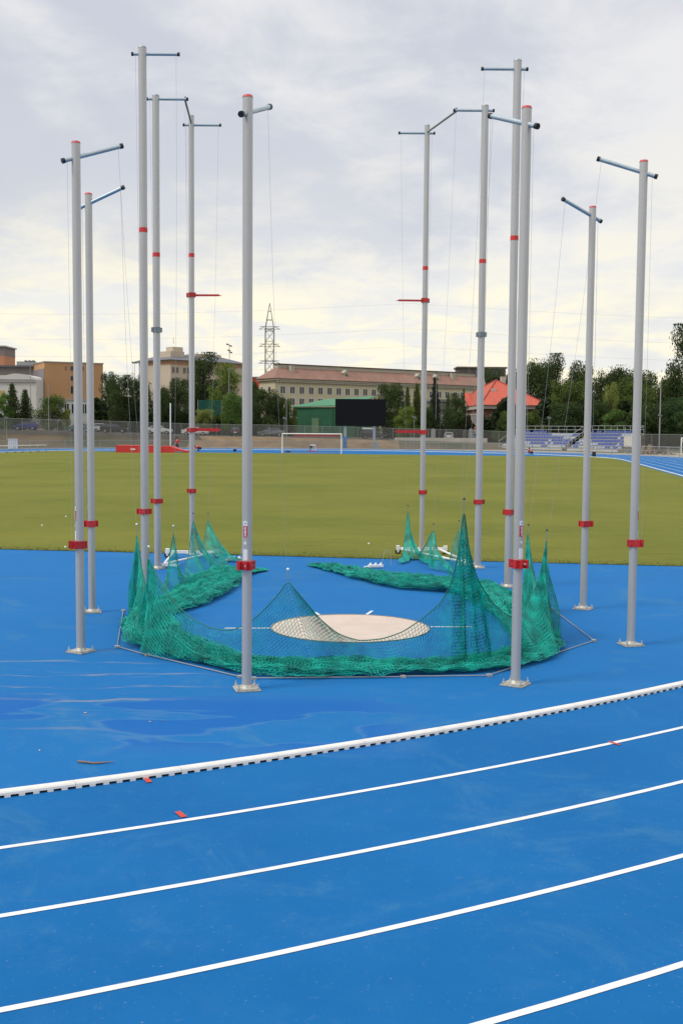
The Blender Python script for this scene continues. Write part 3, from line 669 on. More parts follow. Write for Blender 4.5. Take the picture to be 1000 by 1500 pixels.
for k, (px, py, Y) in tips.items():
    p = Vector(gy(px, py, Y)); e, oe = ENDS[k]
    t = thing('hoist_rope', p, 'thin cord holding the net, hanging from the %s' % where[k], 'rope', 'cords that hoist the net')
    r_ = .0018 if Y < 17 else .0024
    up = e-p; m = MB(); n = 24
    sagv = Vector((.06 if up.x > 0 else -.06, 0, 0))
    m.tube([up*(i/n)+sagv*sin(pi*i/n)*.5+Vector((0, 0, .0)) for i in range(1, n+1)], r_, 4)
    x, y = PXY[k]; q = Vector((x, y, 1.56)); a = oa(x, y); q += Vector((cos(a), sin(a), 0))*.11
    m.tube([oe-p, (oe-p).lerp(q-p, .5)+Vector((.01, 0, 0)), q-p], r_, 4); m.build('cord', ROPE, t)
    MB().sphere((0, 0, .17), .019, 8).build('float', WHP if k in 'ABCF' else mat('dark float', (.10, .09, .08), .6), t)
    m = MB(); m.tube([(0, 0, .15), (0, 0, .08), (.012, 0, .05), (0, 0, .02), (-.01, 0, .05)], .006, 5); m.build('hook', GREYW, t)

# ground rod around the cage
gr = [g2(181, 896), g2(172, 949), g2(216, 961), g2(352, 993), g2(372, 995.5), g2(590, 993), g2(716, 991), g2(869, 940), g2(808, 893), g2(794, 888)]
t = thing('ground_rod', (0, 16, 0), 'thin pale grey rod laid on the blue surface around the net pile', 'rod')
m = MB()
for a, b in zip(gr[:-1], gr[1:]): m.cyl((a[0], a[1]-16, .022), (b[0], b[1]-16, .016), .007, None, 8)
m.build('rail', mat('pale rod', (.34, .33, .31), .5, .3), t)
for q in gr: MB().box((q[0], q[1]-16, .018), (.06, .06, .03), rz=.4).build('anchor', GALV, t)
# white pulley blocks lying by the back nets
for i, (px, py, lb) in enumerate(((550, 832, 'white metal pulley block lying at the right rear net pile'), (343, 822, 'white metal pulley block lying at the left rear net pile'))):
    q = gz(px, py); t = thing('pulley_block', q, lb, 'pulley block', 'pulley blocks lying behind the net piles', .2)
    MB().box((0, 0, .05), (.34, .10, .05)).build('body', WHP, t); MB().box((-.17, -.02, .03), (.22, .08, .04), rz=.5).build('bracket', WHP, t)
    for dx in (-.12, .0, .12): MB().cyl((dx, 0, .07), (dx, 0, .12), .035, .02, 10).build('wheel', WHP, t)
    MB().tube([(.15, 0, .08), (.18, 0, .3), (.25, 0, .42), (.34, 0, .34), (.36, 0, .05)], .008, 6).build('cable', ROPE, t)
# twig and small debris
t0 = gz(114, 1117); m = MB()
pts = [gz(114, 1117), gz(124, 1118.5), gz(138, 1119.5), gz(150, 1119), gz(166, 1118)]
m.tube([(p[0]-t0[0], p[1]-t0[1], .013+.004*sin(i*2)) for i, p in enumerate(pts)], .009, 7, rad=[.008, .011, .009, .008, .004])
m.tube([(pts[2][0]-t0[0], pts[2][1]-t0[1], .014), (pts[2][0]-t0[0]+.03, pts[2][1]-t0[1]+.03, .02)], .004, 5)
tag(m.build('twig', mat('bark', (.22, .15, .11), .9, 0, .4, 40), None, t0), 'brown crooked twig lying on the blue surface near the kerb', 'twig')
LEAFM = mat('dry leaf', (.45, .38, .28), .8)
for i, (px, py, lb) in enumerate(((125, 1045, 'tiny dry leaf on the damp stain above the twig'), (220, 1058, 'tiny pale paper scrap on the damp stain left of centre'), (237, 1056, 'pale curled paper scrap right of the smaller one'), (734, 680+310, 'tiny pink petal on the blue surface right of the nearest right pole'), (58, 1100, 'pale crumb near the left end of the kerb'))):
    q = gz(px, py); m = MB(); a = i*1.3; s_ = .022
    m.add([(s_*cos(a), s_*sin(a), .006), (-s_*.5*sin(a), s_*.5*cos(a), .014), (-s_*cos(a), -s_*sin(a), .006), (s_*.5*sin(a), -s_*.5*cos(a), .008)], [(0, 1, 2, 3)])
    tag(m.build('litter_scrap', LEAFM, None, (q[0], q[1], 0)), lb, 'litter')
for px, py, lb in ((97, 758, 'small pale ball lying in the grass left of the second pole'), (62, 771, 'tiny pale ball in the grass at far left'), (540, 798, 'small pale ball lying in the grass left of the right gate net'), (103, 678, 'small pale ball far out on the grass at left'), (96, 803, 'pale ball at the grass edge beside the leftmost pole')):
    q = gz(px, py); m = MB(); m.sphere((0, 0, .03), .028, 8); tag(m.build('ball', WHP, None, (q[0], q[1], 0)), lb, 'ball')

# ------------------------------------------------------------------ background: roads, fences, walls
def terr(X, Y): return zter(X, Y)
xs_ = list(np.arange(-100, 101, 5.)); mb = MB(); V = []
for yy in (187., 191., 196., 201.): V += [(x, yy, terr(x, yy)+.03) for x in xs_]
k = len(xs_); mb.add(V, [(j*k+i, j*k+i+1, (j+1)*k+i+1, (j+1)*k+i) for j in range(3) for i in range(k-1)], True); struct(mb.build('road', ASPH))
mb = MB(); V = []
for yy in (-171.6, 172.9):
    pass
SAND = mat('pale sandy gravel', (.30, .26, .20), .95, 0, .2, .8, .2, 30)
mb = MB(); mb.add([(*g2(905, 670), .006), (30, 140, .006), (34, 172, .006), (90, 190, .006), (110, 120, .006), (60, 96, .006)], [range(6)]); 
# paved apron outside the right straight
pr = [C2+(R+12.2)*(N*cos(t)+U*sin(t)) for t in np.linspace(1.45, 0, 20)]+[C1+N*(R+12.2)]; po_ = [p for p in [C1+N*(R+60), C2+N*(R+60)+U*20, C2+N*20+U*(R+22)]]
mb = MB(); mb.add([(p[0], p[1], .004) for p in pr+po_], [range(len(pr)+3)]); struct(mb.build('gravel_apron', SAND))

def post_fence(name, label, pts, h, step, pm, panel=None, rails=(1.,), r=.03, pcol='post'):
    """pts: (x, y, z) line; posts are parts"""
    P = resample(np.array(pts, float), step=step); o = P[0]; t = thing(name, o, label, 'fence')
    pme = MB().cyl((0, 0, -.1), (0, 0, h), r, None, 6).mesh('post', pm)
    for p in P: link(pme, 'post', t, p-o)
    m = MB()
    for f in rails: m.tube([(q[0]-o[0], q[1]-o[1], q[2]-o[2]+h*f) for q in P], r*.75, 5)
    m.build('rail', pm, t)
    if panel:
        m = MB(); n = len(P); m.add([(q[0]-o[0], q[1]-o[1], q[2]-o[2]+z) for q in P for z in (.05, h-.02)], [(2*i, 2*i+2, 2*i+3, 2*i+1) for i in range(n-1)]); m.build('mesh_panel', panel, t)
    return t
def veil(name, col, a):
    m = bpy.data.materials.new(name); m.use_nodes = True; nt = m.node_tree; L = nt.links; b = nt.nodes['Principled BSDF']
    b.inputs['Base Color'].default_value = col+(1,); b.inputs['Roughness'].default_value = .7; b.inputs['Alpha'].default_value = a
    return m
CHAIN = veil('galvanised chain link', (.20, .20, .19), .30); CHAIN2 = veil('fine chain link', (.25, .25, .22), .18); GNET = veil('green ball net', (.0, .10, .07), .45)
PST = mat('fence post grey', (.30, .31, .30), .5, .4)
arc = [C2+(R+11.3)*(N*cos(t)+U*sin(t)) for t in np.linspace(2.75, .25, 60)]
post_fence('perimeter_fence', 'low grey mesh fence curving along the outer edge of the far bend', [(p[0], p[1], 0) for p in arc], 1.15, 2.7, PST, CHAIN2, (1., .05), .035)
PAV = mat('pale edging slabs', (.40, .38, .34), .9, 0, .2, .5)
mb = MB(); A0 = [C2+(R+10.6)*(N*cos(t)+U*sin(t)) for t in np.linspace(2.9, .0, 60)]; A1 = [C2+(R+11.2)*(N*cos(t)+U*sin(t)) for t in np.linspace(2.9, .0, 60)]
mb.add([(p[0], p[1], .06) for p in A0+A1]+[(p[0], p[1], -.02) for p in A0], [(i, i+1, i+61, i+60) for i in range(59)]+[(i, i+120, i+121, i+1) for i in range(59)]); tag(mb.build('edge_slabs', PAV), 'pale line of edging slabs outside the far bend of the track', 'edging')
post_fence('road_fence', 'tall grey chain link fence above the bank, in front of the parked cars', [(x, 183.6, terr(x, 183.6)) for x in np.arange(-75, 41, 4.)], 1.95, 2.75, PST, CHAIN, (1.,), .035)
# retaining wall at left
WALLM = mat('stained concrete wall', (.17, .16, .145), .9, 0, .25, .35, .2, 8, dirt=.4)
m = MB(); n = 24
X_ = np.linspace(-80, -22.5, n); vs = []
for x in X_: vs += [(x, 178.4, -.1), (x, 178.2, terr(x, 181)+.05), (x, 178.7, terr(x, 181)+.05), (x, 178.7, -.1)]
m.add(vs, [(i*4+j, (i+1)*4+j, (i+1)*4+j+1, i*4+j+1) for i in range(n-1) for j in range(3)]+[(0, 1, 2, 3), tuple(4*(n-1)+j for j in (3, 2, 1, 0))])
tag(m.build('retaining_wall', WALLM), 'long stained grey concrete retaining wall below the road at left', 'wall')
SOIL = mat('bare brown soil', (.17, .115, .06), .95, 0, .35, .4, .3, 6)
# bare soil strip lying on the bank, a sheet just above the ground
m = MB(); n = 30; X_ = np.linspace(-24, 9, n); vs = []
for i, x in enumerate(X_):
    for y in np.linspace(173.5, 181.4, 7): vs.append((x, y+.4*sin(i*.9), terr(x, y+.4*sin(i*.9))+.03))
m.add(vs, [(i*7+j, i*7+j+1, (i+1)*7+j+1, (i+1)*7+j) for i in range(n-1) for j in range(6)], True); struct(m.build('soil_bank', SOIL))
m = MB(); m.box((0, 0, 0), (7., .06, .42)); e = gy(463, 637.5, 174.5); tag(m.build('barrier_board', mat('faded red board', (.32, .04, .04), .7), None, e), 'long red board on the bank seen just under the goal crossbar', 'board')
PALEW = mat('pale low wall', (.42, .39, .34), .9, 0, .15, .6)
m = MB(); m.box((0, 0, .35), (15, .3, .7)); e = gy(600, 641, 182.5); tag(m.build('low_wall', PALEW, None, (e[0]+5, e[1], terr(e[0], 182.5)-.2)), 'pale low concrete wall beside the gate pillars', 'wall')

# ------------------------------------------------------------------ buildings
def facade_windows(t, xs, zs, w_, h_, face, m_frame=WFR, y=-.03, split=2):
    m = MB(); f = .07
    m.box((0, .0, 0), (w_, .03, h_)); m.mi = 1
    m.box((0, -.01, h_/2), (w_+.1, .06, .1)); m.box((0, -.02, -h_/2-.04), (w_+.25, .12, .09)); m.box((-w_/2, -.01, 0), (.1, .06, h_)); m.box((w_/2, -.01, 0), (.1, .06, h_))
    for k in range(1, split): m.box((-w_/2+w_*k/split, -.01, 0), (.09, .05, h_))
    me = m.mesh('window', [GLASS, m_frame])
    for x in xs:
        for z in zs:
            p, rz = face(x, z); link(me, 'window', t, p, rz)
def front(y): return lambda x, z: ((x, y, z), 0.)
def hip(mb, x0, x1, y0, y1, z, zt, ins, over=.5, insx=None):
    insx = ins if insx is None else insx
    a = [(x0-over, y0-over, z), (x1+over, y0-over, z), (x1+over, y1+over, z), (x0-over, y1+over, z)]
    b = [(x0+insx, y0+ins, zt), (x1-insx, y0+ins, zt), (x1-insx, y1-ins, zt), (x0+insx, y1-ins, zt)]
    mb.add(a+b, [(0, 1, 5, 4), (1, 2, 6, 5), (2, 3, 7, 6), (3, 0, 4, 7), (4, 5, 6, 7), (0, 3, 2, 1)]); return mb
def root_from(px0, py0, Y0, px1, Y1):
    a = gy(px0, py0, Y0); b = gy(px1, py0, Y1); ang = atan2(b[1]-a[1], b[0]-a[0]); return a, b, ang, hypot(b[0]-a[0], b[1]-a[1])
def zat(px, py, Y): return float(gy(px, py, Y)[2])
# long beige building
BEI = mat('beige render', (.52, .47, .32), .9, 0, .07, .12, dirt=.06); BEI2 = mat('beige band', (.40, .38, .30), .9, 0, .1, .2)
RTL = mat('weathered clay tiles', (.27, .15, .11), .85, 0, .20, .35, .3, 5, dirt=.3); DRK = mat('dark eaves', (.12, .08, .06), .8)
a, b, ang, Ln = root_from(403, 556, 322, 716, 372)
zb = 3.; ze = zat(403, 557, 322); D = 8.5
t = thing('long_building', (a[0], a[1], 0), 'long beige building with faded clay roof behind the black scoreboard', 'building', None, ang)
ins = 3.2; zr = zat(403+20, 537, 327)-.3
MB().box((Ln/2, D/2, ze/2), (Ln, D, ze)).build('wall', BEI, t)
m = MB(); m.box((Ln/2, D/2, ze+.25), (Ln+1.4, D+1.4, .5)); m.build('cornice', BEI2, t)
m = MB(); m.box((Ln/2, -.35, ze-.25), (Ln+.3, .5, .25));
for i in range(int(Ln/1.0)): m.box((i+.5, -.3, ze-.5), (.35, .5, .3))
m.build('eaves_frieze', BEI2, t)
rf = hip(MB(), 0, Ln, 0, D, ze+.52, zr, ins, .9).build('roof', RTL, t)
MB().box((Ln/2, D/2, ze+.56), (Ln+2.0, D+2.0, .12)).build('gutter', DRK, t)
m = MB(); m.box((Ln/2, D/2, zr+.45), (Ln-2*ins, D-2*ins, .9)); m.build('attic_band', BEI2, rf)
m = MB(); m.box((Ln/2, D/2, zr+1.05), (Ln-2*ins+.6, D-2*ins+.6, .25)); m.build('roof_edge', DRK, rf)
for xx in (Ln*.085, Ln*.83): MB().box((xx, 2.2, ze+3.2), (1.3, 1.2, 2.6)).build('chimney', BEI2, rf)
for xx in (Ln*.31, Ln*.65, Ln*.74):
    dm = MB(); dm.box((xx, 2.0, ze+2.1), (1.3, 2., 1.7)); dm.ext([(xx-1., ze+2.9), (xx+1., ze+2.9), (xx, ze+3.9)], .9, 3.2); d = dm.build('dormer', BEI2, rf)
    MB().box((xx, .97, ze+2.15), (.8, .06, 1.)).build('dormer_window', GLASS, d)
n = 25; facade_windows(t, [2.6+(Ln-4.4)*i/(n-1) for i in range(n)], [ze-2.6, ze-5.9, ze-9.2], 1.7, 2.0, front(0))
facade_windows(t, [3., 7., 11.], [ze-2.6, ze-5.9], 1.5, 1.9, lambda x, z: ((0, x, z), -pi/2))
# building block just right of it
a = gy(697, 548, 380); t = thing('flat_roofed_block', (a[0], a[1], 0), 'dark flat roofed block peeping over the right end of the clay roof', 'building')
MB().box((2, 6, 11.8), (16, 10, 23.6)).build('wall', mat('grey render dark', (.10, .10, .09), .9), t); MB().box((2, 6, 23.9), (17, 11, .5)).build('roof', DRK, t)
for xx in (-4, 0, 5): MB().box((xx, .96, 21.6), (2., .1, 1.6)).build('window', GLASS, t)
# red roofed building behind the pylon
a = gy(368, 560, 390); t = thing('red_roofed_hall', (a[0], a[1], 0), 'building with a bright red band roof behind the lattice pylon', 'building')
MB().box((5, 6, 8.5), (14, 12, 17)).build('wall', BEI2, t); MB().box((5, 6, 18.6), (15, 13, 3.4)).build('roof', mat('red cladding', (.50, .03, .025), .6), t); MB().box((5, 6, 20.5), (15.4, 13.4, .3)).build('coping', GREYW, t)
# small red shop at far left centre
a = gy(238, 575, 330); t = thing('red_roofed_hut', (a[0], a[1], 0), 'small dark red and grey house beside the beige tower block', 'building')
MB().box((0, 4, 7), (9, 8, 14)).build('wall', mat('dull brown wall', (.13, .10, .09), .9), t); hip(MB(), -4.5, 4.5, 0, 8, 14, 16.4, 3).build('roof', mat('dull red roof', (.28, .05, .05), .8), t)
# beige tower block
a, b, ang, Ln = root_from(250, 526, 300, 356, 318); ze = zat(250, 527, 300)
t = thing('tower_block', (a[0], a[1], 0), 'pale beige tower block with low grey roof and roof hut, behind trees', 'building', None, ang)
CRM = mat('cream render', (.50, .42, .32), .9, 0, .08, .2); m = MB(); m.box((Ln/2, 7, ze/2), (Ln, 14, ze)); m.build('wall', CRM, t)
MB().box((Ln/2, 7, ze-.75), (Ln+.1, 14.1, .9)).build('frieze', mat('orange frieze', (.42, .24, .15), .9), t)
rf = hip(MB(), 0, Ln, 0, 14, ze+.02, ze+1.9, 4.5, 1.).build('roof', mat('grey roof sheet', (.13, .13, .15), .7), t)
MB().box((3.9, 4.6, ze+1.6), (4.6, 5, 1.8)).build('roof_hut', CRM, rf); MB().box((4.8, 4.6, ze+3.0), (3.4, 3, 1.5)).build('roof_hut', CRM, rf); MB().cyl((4.4, 4.5, ze+4.6), (4.4, 4.5, ze+6.4), .06).build('antenna', GREYW, rf)
MB().box((Ln*.62, 5.5, ze+1.6), (9, 4, 1.5)).build('roof_hut', CRM, rf)
facade_windows(t, [.9, 2.2, 4.6, 6.0, 9.5, 12.5, 15.5, 18], [ze-2.6, ze-5.6, ze-8.6, ze-11.6], .95, 1.5, front(0), mat('sash brown', (.5, .42, .34), .8))
# orange block at left
a, b, ang, Ln = root_from(66, 585, 252, 151.5, 258); zt = zat(66, 530.5, 252); zm = zat(66, 585.5, 252)
t = thing('orange_block', (a[0], a[1], 0), 'plain orange block on a white ground floor, behind the leftmost poles', 'building', None, ang)
ORG = mat('orange render', (.46, .26, .125), .9, 0, .08, .15, dirt=.10); WHR = mat('white render', (.55, .54, .50), .9, 0, .08, .3, dirt=.1)
MB().box((Ln/2, 6, (zt+zm)/2), (Ln, 12, zt-zm)).build('upper_wall', ORG, t); MB().box((Ln/2+.8, 5.5, zm/2-.02), (Ln+2.4, 12, zm-.04)).build('ground_floor', WHR, t)
MB().box((Ln/2, 6, zt+.12), (Ln+.3, 12.3, .24)).build('roof', GREYW, t); MB().box((Ln/2+.8, -.55, zm+.05), (Ln+2.6, .4, .3)).build('string_course', GREYW, t)
SG = [(Ln*.46, zt-1.2, .6, 1.), (Ln*.46, zt-3.4, .5, 1.), (Ln*.46, zt-6, .5, 1.6), (Ln*.36, zt-1.2, .18, .9), (Ln*.655, zt-1.2, .22, .9)]
for x, z, w_, h_ in SG: MB().box((x, -.02, z), (w_, .06, h_)).build('window', GLASS, t)
facade_windows(t, [Ln*.36, Ln*.48, Ln*.66, Ln*.86, Ln*.93], [zm-1.9], 1.1, 2.2, front(-.5), split=2)
m = MB(); m.box((-.06, 6, (zt+zm)/2-.6), (.12, 11.9, zt-zm-1.6)); m.build('side_cladding', mat('grey violet cladding', (.20, .17, .18), .9), t)
# grey wing joining it on the left
a, b, ang, Ln = root_from(-30, 600, 262, 64, 262); zt = zat(30, 538, 262)
t = thing('grey_brick_wing', (a[0], a[1], 0), 'grey brick wing with slanted roof joined to the orange block', 'building', None, ang)
MB().box((Ln/2, 6, zt/2), (Ln, 12, zt)).build('wall', mat('grey brick', (.17, .15, .14), .9, 0, .15, .5), t); MB().box((Ln/2, 6, zt+.2), (Ln+.6, 12.8, .45)).build('roof', mat('roof felt', (.10, .10, .10), .9), t)
MB().box((Ln-4.5, 3, zt+.9), (4, 3, 1.1)).build('roof_hut', GREYW, t)
facade_windows(t, [Ln-2.7, Ln-.9], [zt-2.9, zt-6.0], 1.3, 2.3, front(0), mat('lilac frame', (.35, .30, .33), .8))
# white hall with rounded roof
a, b, ang, Ln = root_from(-40, 600, 246, 54, 246); zt = zat(30, 556, 246)
t = thing('white_hall', (a[0], a[1], 0), 'white hall with rounded roof end at far left', 'building', None, ang)
MB().box((Ln/2, 5, zt/2), (Ln, 10, zt)).build('wall', WHR, t); m = MB(); n = 14
prof = [(Ln-4.8+4.6*sin(pi*.5*i/n), zt+1.3*cos(pi*.5*i/n)) for i in range(n+1)]; m.ext([(0, zt)]+[(0, zt+.9), (Ln-6.6, zt+.9)]+prof, -.3, 10.3); m.build('roof', WHR, t)
MB().box((Ln/2, -.1, zt-.45), (Ln, .4, .25)).build('gutter', GREYW, t)
for x in (Ln-7.6, Ln-13.6): MB().box((x, -.02, zt-3.9), (1.5, .06, 3.)).build('window', mat('amber panel', (.42, .32, .12), .8), t)
# orange tower at the left edge
a = gy(-22, 600, 300); zt = zat(5, 508, 300); t = thing('orange_tower', (a[0], a[1], 0), 'orange tower with grey top at the left edge of the picture', 'building')
MB().box((2.6, 5, zt/2), (5.6, 10, zt)).build('wall', mat('orange red render', (.50, .22, .12), .9), t); MB().box((2.6, 5, zt-1.2), (5.66, 10.06, 2.2)).build('top_band', mat('brown grey band', (.22, .18, .17), .9), t); MB().box((2.6, 5, zt+.15), (6.4, 10.8, .35)).build('roof', GREYW, t)
# green hall
a, b, ang, Ln = root_from(429, 600, 232, 520, 226); ze = zat(429, 596.5, 232)
t = thing('green_hall', (a[0], a[1], 0), 'dark green metal hall with light green roof left of the scoreboard', 'building', None, ang)
GRW = mat('green cladding', (.008, .085, .035), .7, 0, .2, .4); GRR = mat('light green roof', (.035, .19, .085), .6, 0, .08, .3)
MB().box((Ln/2, 6, ze/2), (Ln, 12, ze)).build('wall', GRW, t); m = MB()
zp = zat(475, 584, 238)
m.add([(-.4, -.4, ze), (Ln+.4, -.4, ze+.35), (Ln+.4, 9, zp+.4), (3.0, 9, zp-.2), (-.4, -.4, ze+.12), (Ln+.4, -.4, ze+.47), (Ln+.4, 9, zp+.52), (3.0, 9, zp-.08)], [(4, 5, 6, 7), (0, 3, 2, 1), (0, 1, 5, 4), (1, 2, 6, 5), (2, 3, 7, 6), (3, 0, 4, 7)]); m.build('roof', GRR, t)
m = MB(); m.box((Ln*.64, -.05, ze/2), (.18, .12, ze)); m.build('downpipe', GRW, t)
MB().box((Ln*.37, -.05, ze-3.7), (1.6, .08, 3.0)).build('door', mat('pale green door', (.09, .17, .08), .7), t)
MB().box((Ln*.82, -.05, ze-3.), (3.2, .08, 1.3)).build('vent_panel', mat('faded panel', (.06, .08, .06), .8), t)
a = gy(431, 612, 228); o = thing('garden_shed', (a[0]-.8, a[1]-2, terr(a[0], 228)), 'small pale green shed at the left end of the green hall', 'shed')
zz = zat(431, 609, 226); MB().box((0, 0, (zz-2)/2), (2.6, 2, zz-2)).build('wall', mat('pale green shed', (.20, .22, .12), .8), o); MB().box((-.3, 0, zz-1.95), (3.6, 2.4, .12)).build('roof', PALEW, o)
# low grey-green house in the middle
a, b, ang, Ln = root_from(632, 600, 236, 668, 238); zt = zat(640, 588, 236)
t = thing('grey_green_house', (a[0], a[1], 0), 'grey green flat roofed house between two dark conifers', 'building', None, ang)
GG = mat('grey green render', (.15, .17, .12), .9, 0, .1, .3); MB().box((Ln/2, 4, zt/2), (Ln, 8, zt)).build('wall', GG, t); MB().box((Ln/2, 4, zt+.2), (Ln+.5, 8.5, .5)).build('roof', mat('lead roof', (.16, .17, .18), .7), t)
MB().box((Ln/2, -.1, zt-1.6), (Ln+.1, .3, .25)).build('cornice', mat('lead trim', (.12, .14, .13), .7), t)
facade_windows(t, [Ln*.2, Ln*.47, Ln*.75], [zt-3.6, zt-5.9], .7, 1.5, front(0))
# brick villa with vermilion roof
BRK = mat('red brick', (.26, .13, .09), .9, 0, .18, 1.5, .1, 20); VER = mat('vermilion tiles', (.48, .085, .045), .75, 0, .22, 1.4, .3, 6, dirt=.35); CRN = mat('cream cornice', (.46, .42, .36), .85)
a, b, ang, Ln = root_from(706, 594, 214, 796, 216); ze = zat(706, 596, 214); Dv = 30
t = thing('brick_villa', (a[0], a[1], 0), 'brick villa with bright vermilion hipped roof and white windows', 'building', None, ang)
# side wall runs back to the left: parallelogram footprint
c3_ = gy(677, 597, 214*1.13); Mi = Matrix.Rotation(-ang, 4, 'Z'); q = Mi @ Vector((c3_[0]-a[0], c3_[1]-a[1], 0)); sx, sy = q.x, q.y
m = MB(); foot = [(0, 0), (Ln, 0), (Ln+sx*.3, sy), (sx, sy)]
m.add([(x, y, 0) for x, y in foot]+[(x, y, ze) for x, y in foot], [(0, 1, 5, 4), (1, 2, 6, 5), (2, 3, 7, 6), (3, 0, 4, 7), (4, 5, 6, 7)]); m.build('wall', BRK, t)
def scaled(k): cxm = sum(p[0] for p in foot)/4; cym = sum(p[1] for p in foot)/4; return [(cxm+(x-cxm)*k, cym+(y-cym)*k) for x, y in foot]
f1 = scaled(1.09); m = MB(); m.add([(x, y, ze-.35) for x, y in f1]+[(x, y, ze+.35) for x, y in f1], [(0, 1, 5, 4), (1, 2, 6, 5), (2, 3, 7, 6), (3, 0, 4, 7), (4, 5, 6, 7), (0, 3, 2, 1)]); m.build('cornice', CRN, t)
f2 = scaled(1.12); zpk = zat(736, 556, 222); kx = Ln*.47
m = MB(); m.add([(x, y, ze+.37) for x, y in f2]+[(kx, sy*.36, zpk), (sx*.28+kx*.35, sy*.55, zpk-1.9)], [(0, 1, 4), (1, 2, 5, 4), (2, 3, 5), (3, 0, 4, 5), (0, 3, 2, 1)]); rf = m.build('roof', VER, t)
for i, (xx, yy, zz, hh) in enumerate(((kx-2.1, sy*.18, ze+2.9, 1.5), (kx-1.0, sy*.6, zpk-.2, 1.6), (kx+1.2, sy*.34, zpk-.2, 1.7), (kx-1.6, sy*.5, zpk-1., 1.5))): MB().box((xx, yy, zz), (.9, .8, hh)).build('chimney', CRN, rf)
pk_, p2_ = Vector((kx, sy*.36, zpk)), Vector((sx*.28+kx*.35, sy*.55, zpk-1.9)); m = MB()
for q0, q1 in ((Vector((*f2[0], ze+.37)), pk_), (Vector((*f2[1], ze+.37)), pk_), (pk_, p2_), (Vector((*f2[3], ze+.37)), p2_), (Vector((*f2[2], ze+.37)), p2_)): m.cyl(q0, q1, .16, None, 6)
m.build('ridge_tiles', mat('dark ridge tiles', (.30, .04, .025), .8), rf)
lv_ = hypot(sx, sy); dv = Vector((sx/lv_, sy/lv_, 0)); nv_ = Vector((-sy/lv_, sx/lv_, 0)); gc = Vector((sx*.62, sy*.62, ze+.36))
ga, gb, gt = gc-dv*3.0+nv_*.9, gc+dv*3.0+nv_*.9, gc+nv_*.9+Vector((0, 0, 2.7))
m = MB(); m.add([ga, gb, gt, ga-nv_*.4, gb-nv_*.4, gt-nv_*.4], [(0, 2, 1), (3, 4, 5), (0, 1, 4, 3)]); m.build('gable', CRN, rf)
m = MB(); up_ = Vector((0, 0, .12)); m.add([ga+nv_*.2+up_, gt+nv_*.2+up_, gt-nv_*7+up_, ga-nv_*7+up_, gb+nv_*.2+up_, gb-nv_*7+up_], [(0, 1, 2, 3), (1, 4, 5, 2)]); m.build('gable_roof', VER, rf)
sang = atan2(sy, sx)
def side(s_, z): return ((sx*s_-.08*sin(sang)*0-.06, sy*s_-.06, z), sang+pi)
for z, h_ in ((ze-2.3, 2.1), (ze-5.6, 2.1)):
    facade_windows(t, [.12+.10*i for i in range(9)], [z], 1.9, h_, side, split=3)
facade_windows(t, [Ln*.10+1., Ln*.42, Ln*.72], [ze-2.4, ze-5.8], 1.2, 1.9, front(-.03), split=2)

# pylon
PYM = mat('pylon steel', (.17, .18, .17), .7, .3)
pz = zat(394.5, 444, 340); a = gy(394.5, 600, 340); t = thing('lattice_pylon', (a[0], a[1], 0), 'tall lattice electricity pylon left of the long building', 'pylon')
m = MB(); lv = [0, 4, 8, 12, 16, 20, 23, 26, 29, 32, pz-7.5]; hw = lambda z: 2.6-1.35*min(1, z/16.) if z < 16 else 1.25
for i in range(len(lv)-1):
    z0, z1 = lv[i], lv[i+1]; a0, a1 = hw(z0), hw(z1); c0 = [(-a0, -a0), (a0, -a0), (a0, a0), (-a0, a0)]; c1_ = [(-a1, -a1), (a1, -a1), (a1, a1), (-a1, a1)]
    for k in range(4):
        k2 = (k+1) % 4; m.cyl((*c0[k], z0), (*c1_[k], z1), .12, None, 4); m.cyl((*c0[k], z0), (*c1_[k2], z1), .06, None, 4); m.cyl((*c0[k2], z0), (*c1_[k], z1), .06, None, 4); m.cyl((*c1_[k], z1), (*c1_[k2], z1), .06, None, 4)
a1 = 1.25
for k in ((-a1, -a1), (a1, -a1), (a1, a1), (-a1, a1)): m.cyl((*k, lv[-1]), (0, 0, pz), .11, None, 4)
for zz, w_ in ((lv[-1]+2.5, .8), (lv[-1]+5, .4)): m.box((0, 0, zz), (w_*2, w_*2, .12))
m.build('tower', PYM, t)
for py_ in (480, 505.5, 530):
    zz = zat(394.5, py_, 340); m = MB(); m.cyl((-2.9, 0, zz+.3), (2.9, 0, zz+.3), .11, None, 4); m.cyl((-3.2, 0, zz-.5), (-1.2, -1, zz+.3), .09, None, 4); m.cyl((3.2, 0, zz-.5), (1.2, -1, zz+.3), .09, None, 4); m.cyl((-3.2, -.6, zz-.5), (3.2, -.6, zz-.5), .09, None, 4); m.build('crossarm', PYM, t)
WIRE = mat('power line', (.55, .57, .60), .6)
for i, (py_, lb) in enumerate(((443, 'topmost'), (480, 'upper'), (505.5, 'middle'), (530, 'lowest'))):
    z0 = zat(394.5, py_, 340); m = MB(); pts = [(x-a[0], .5*0, z0-4.*sin(pi*((x+200) % 220)/220.)) for x in np.arange(-200, 200, 10.)]
    m.tube([(x, 0, z) for x, _, z in pts], .022, 3); tag(m.build('power_line', WIRE, None, (a[0], a[1], 0)), '%s faint power line crossing the sky from the lattice pylon' % lb, 'power line', 'power lines of the pylon')

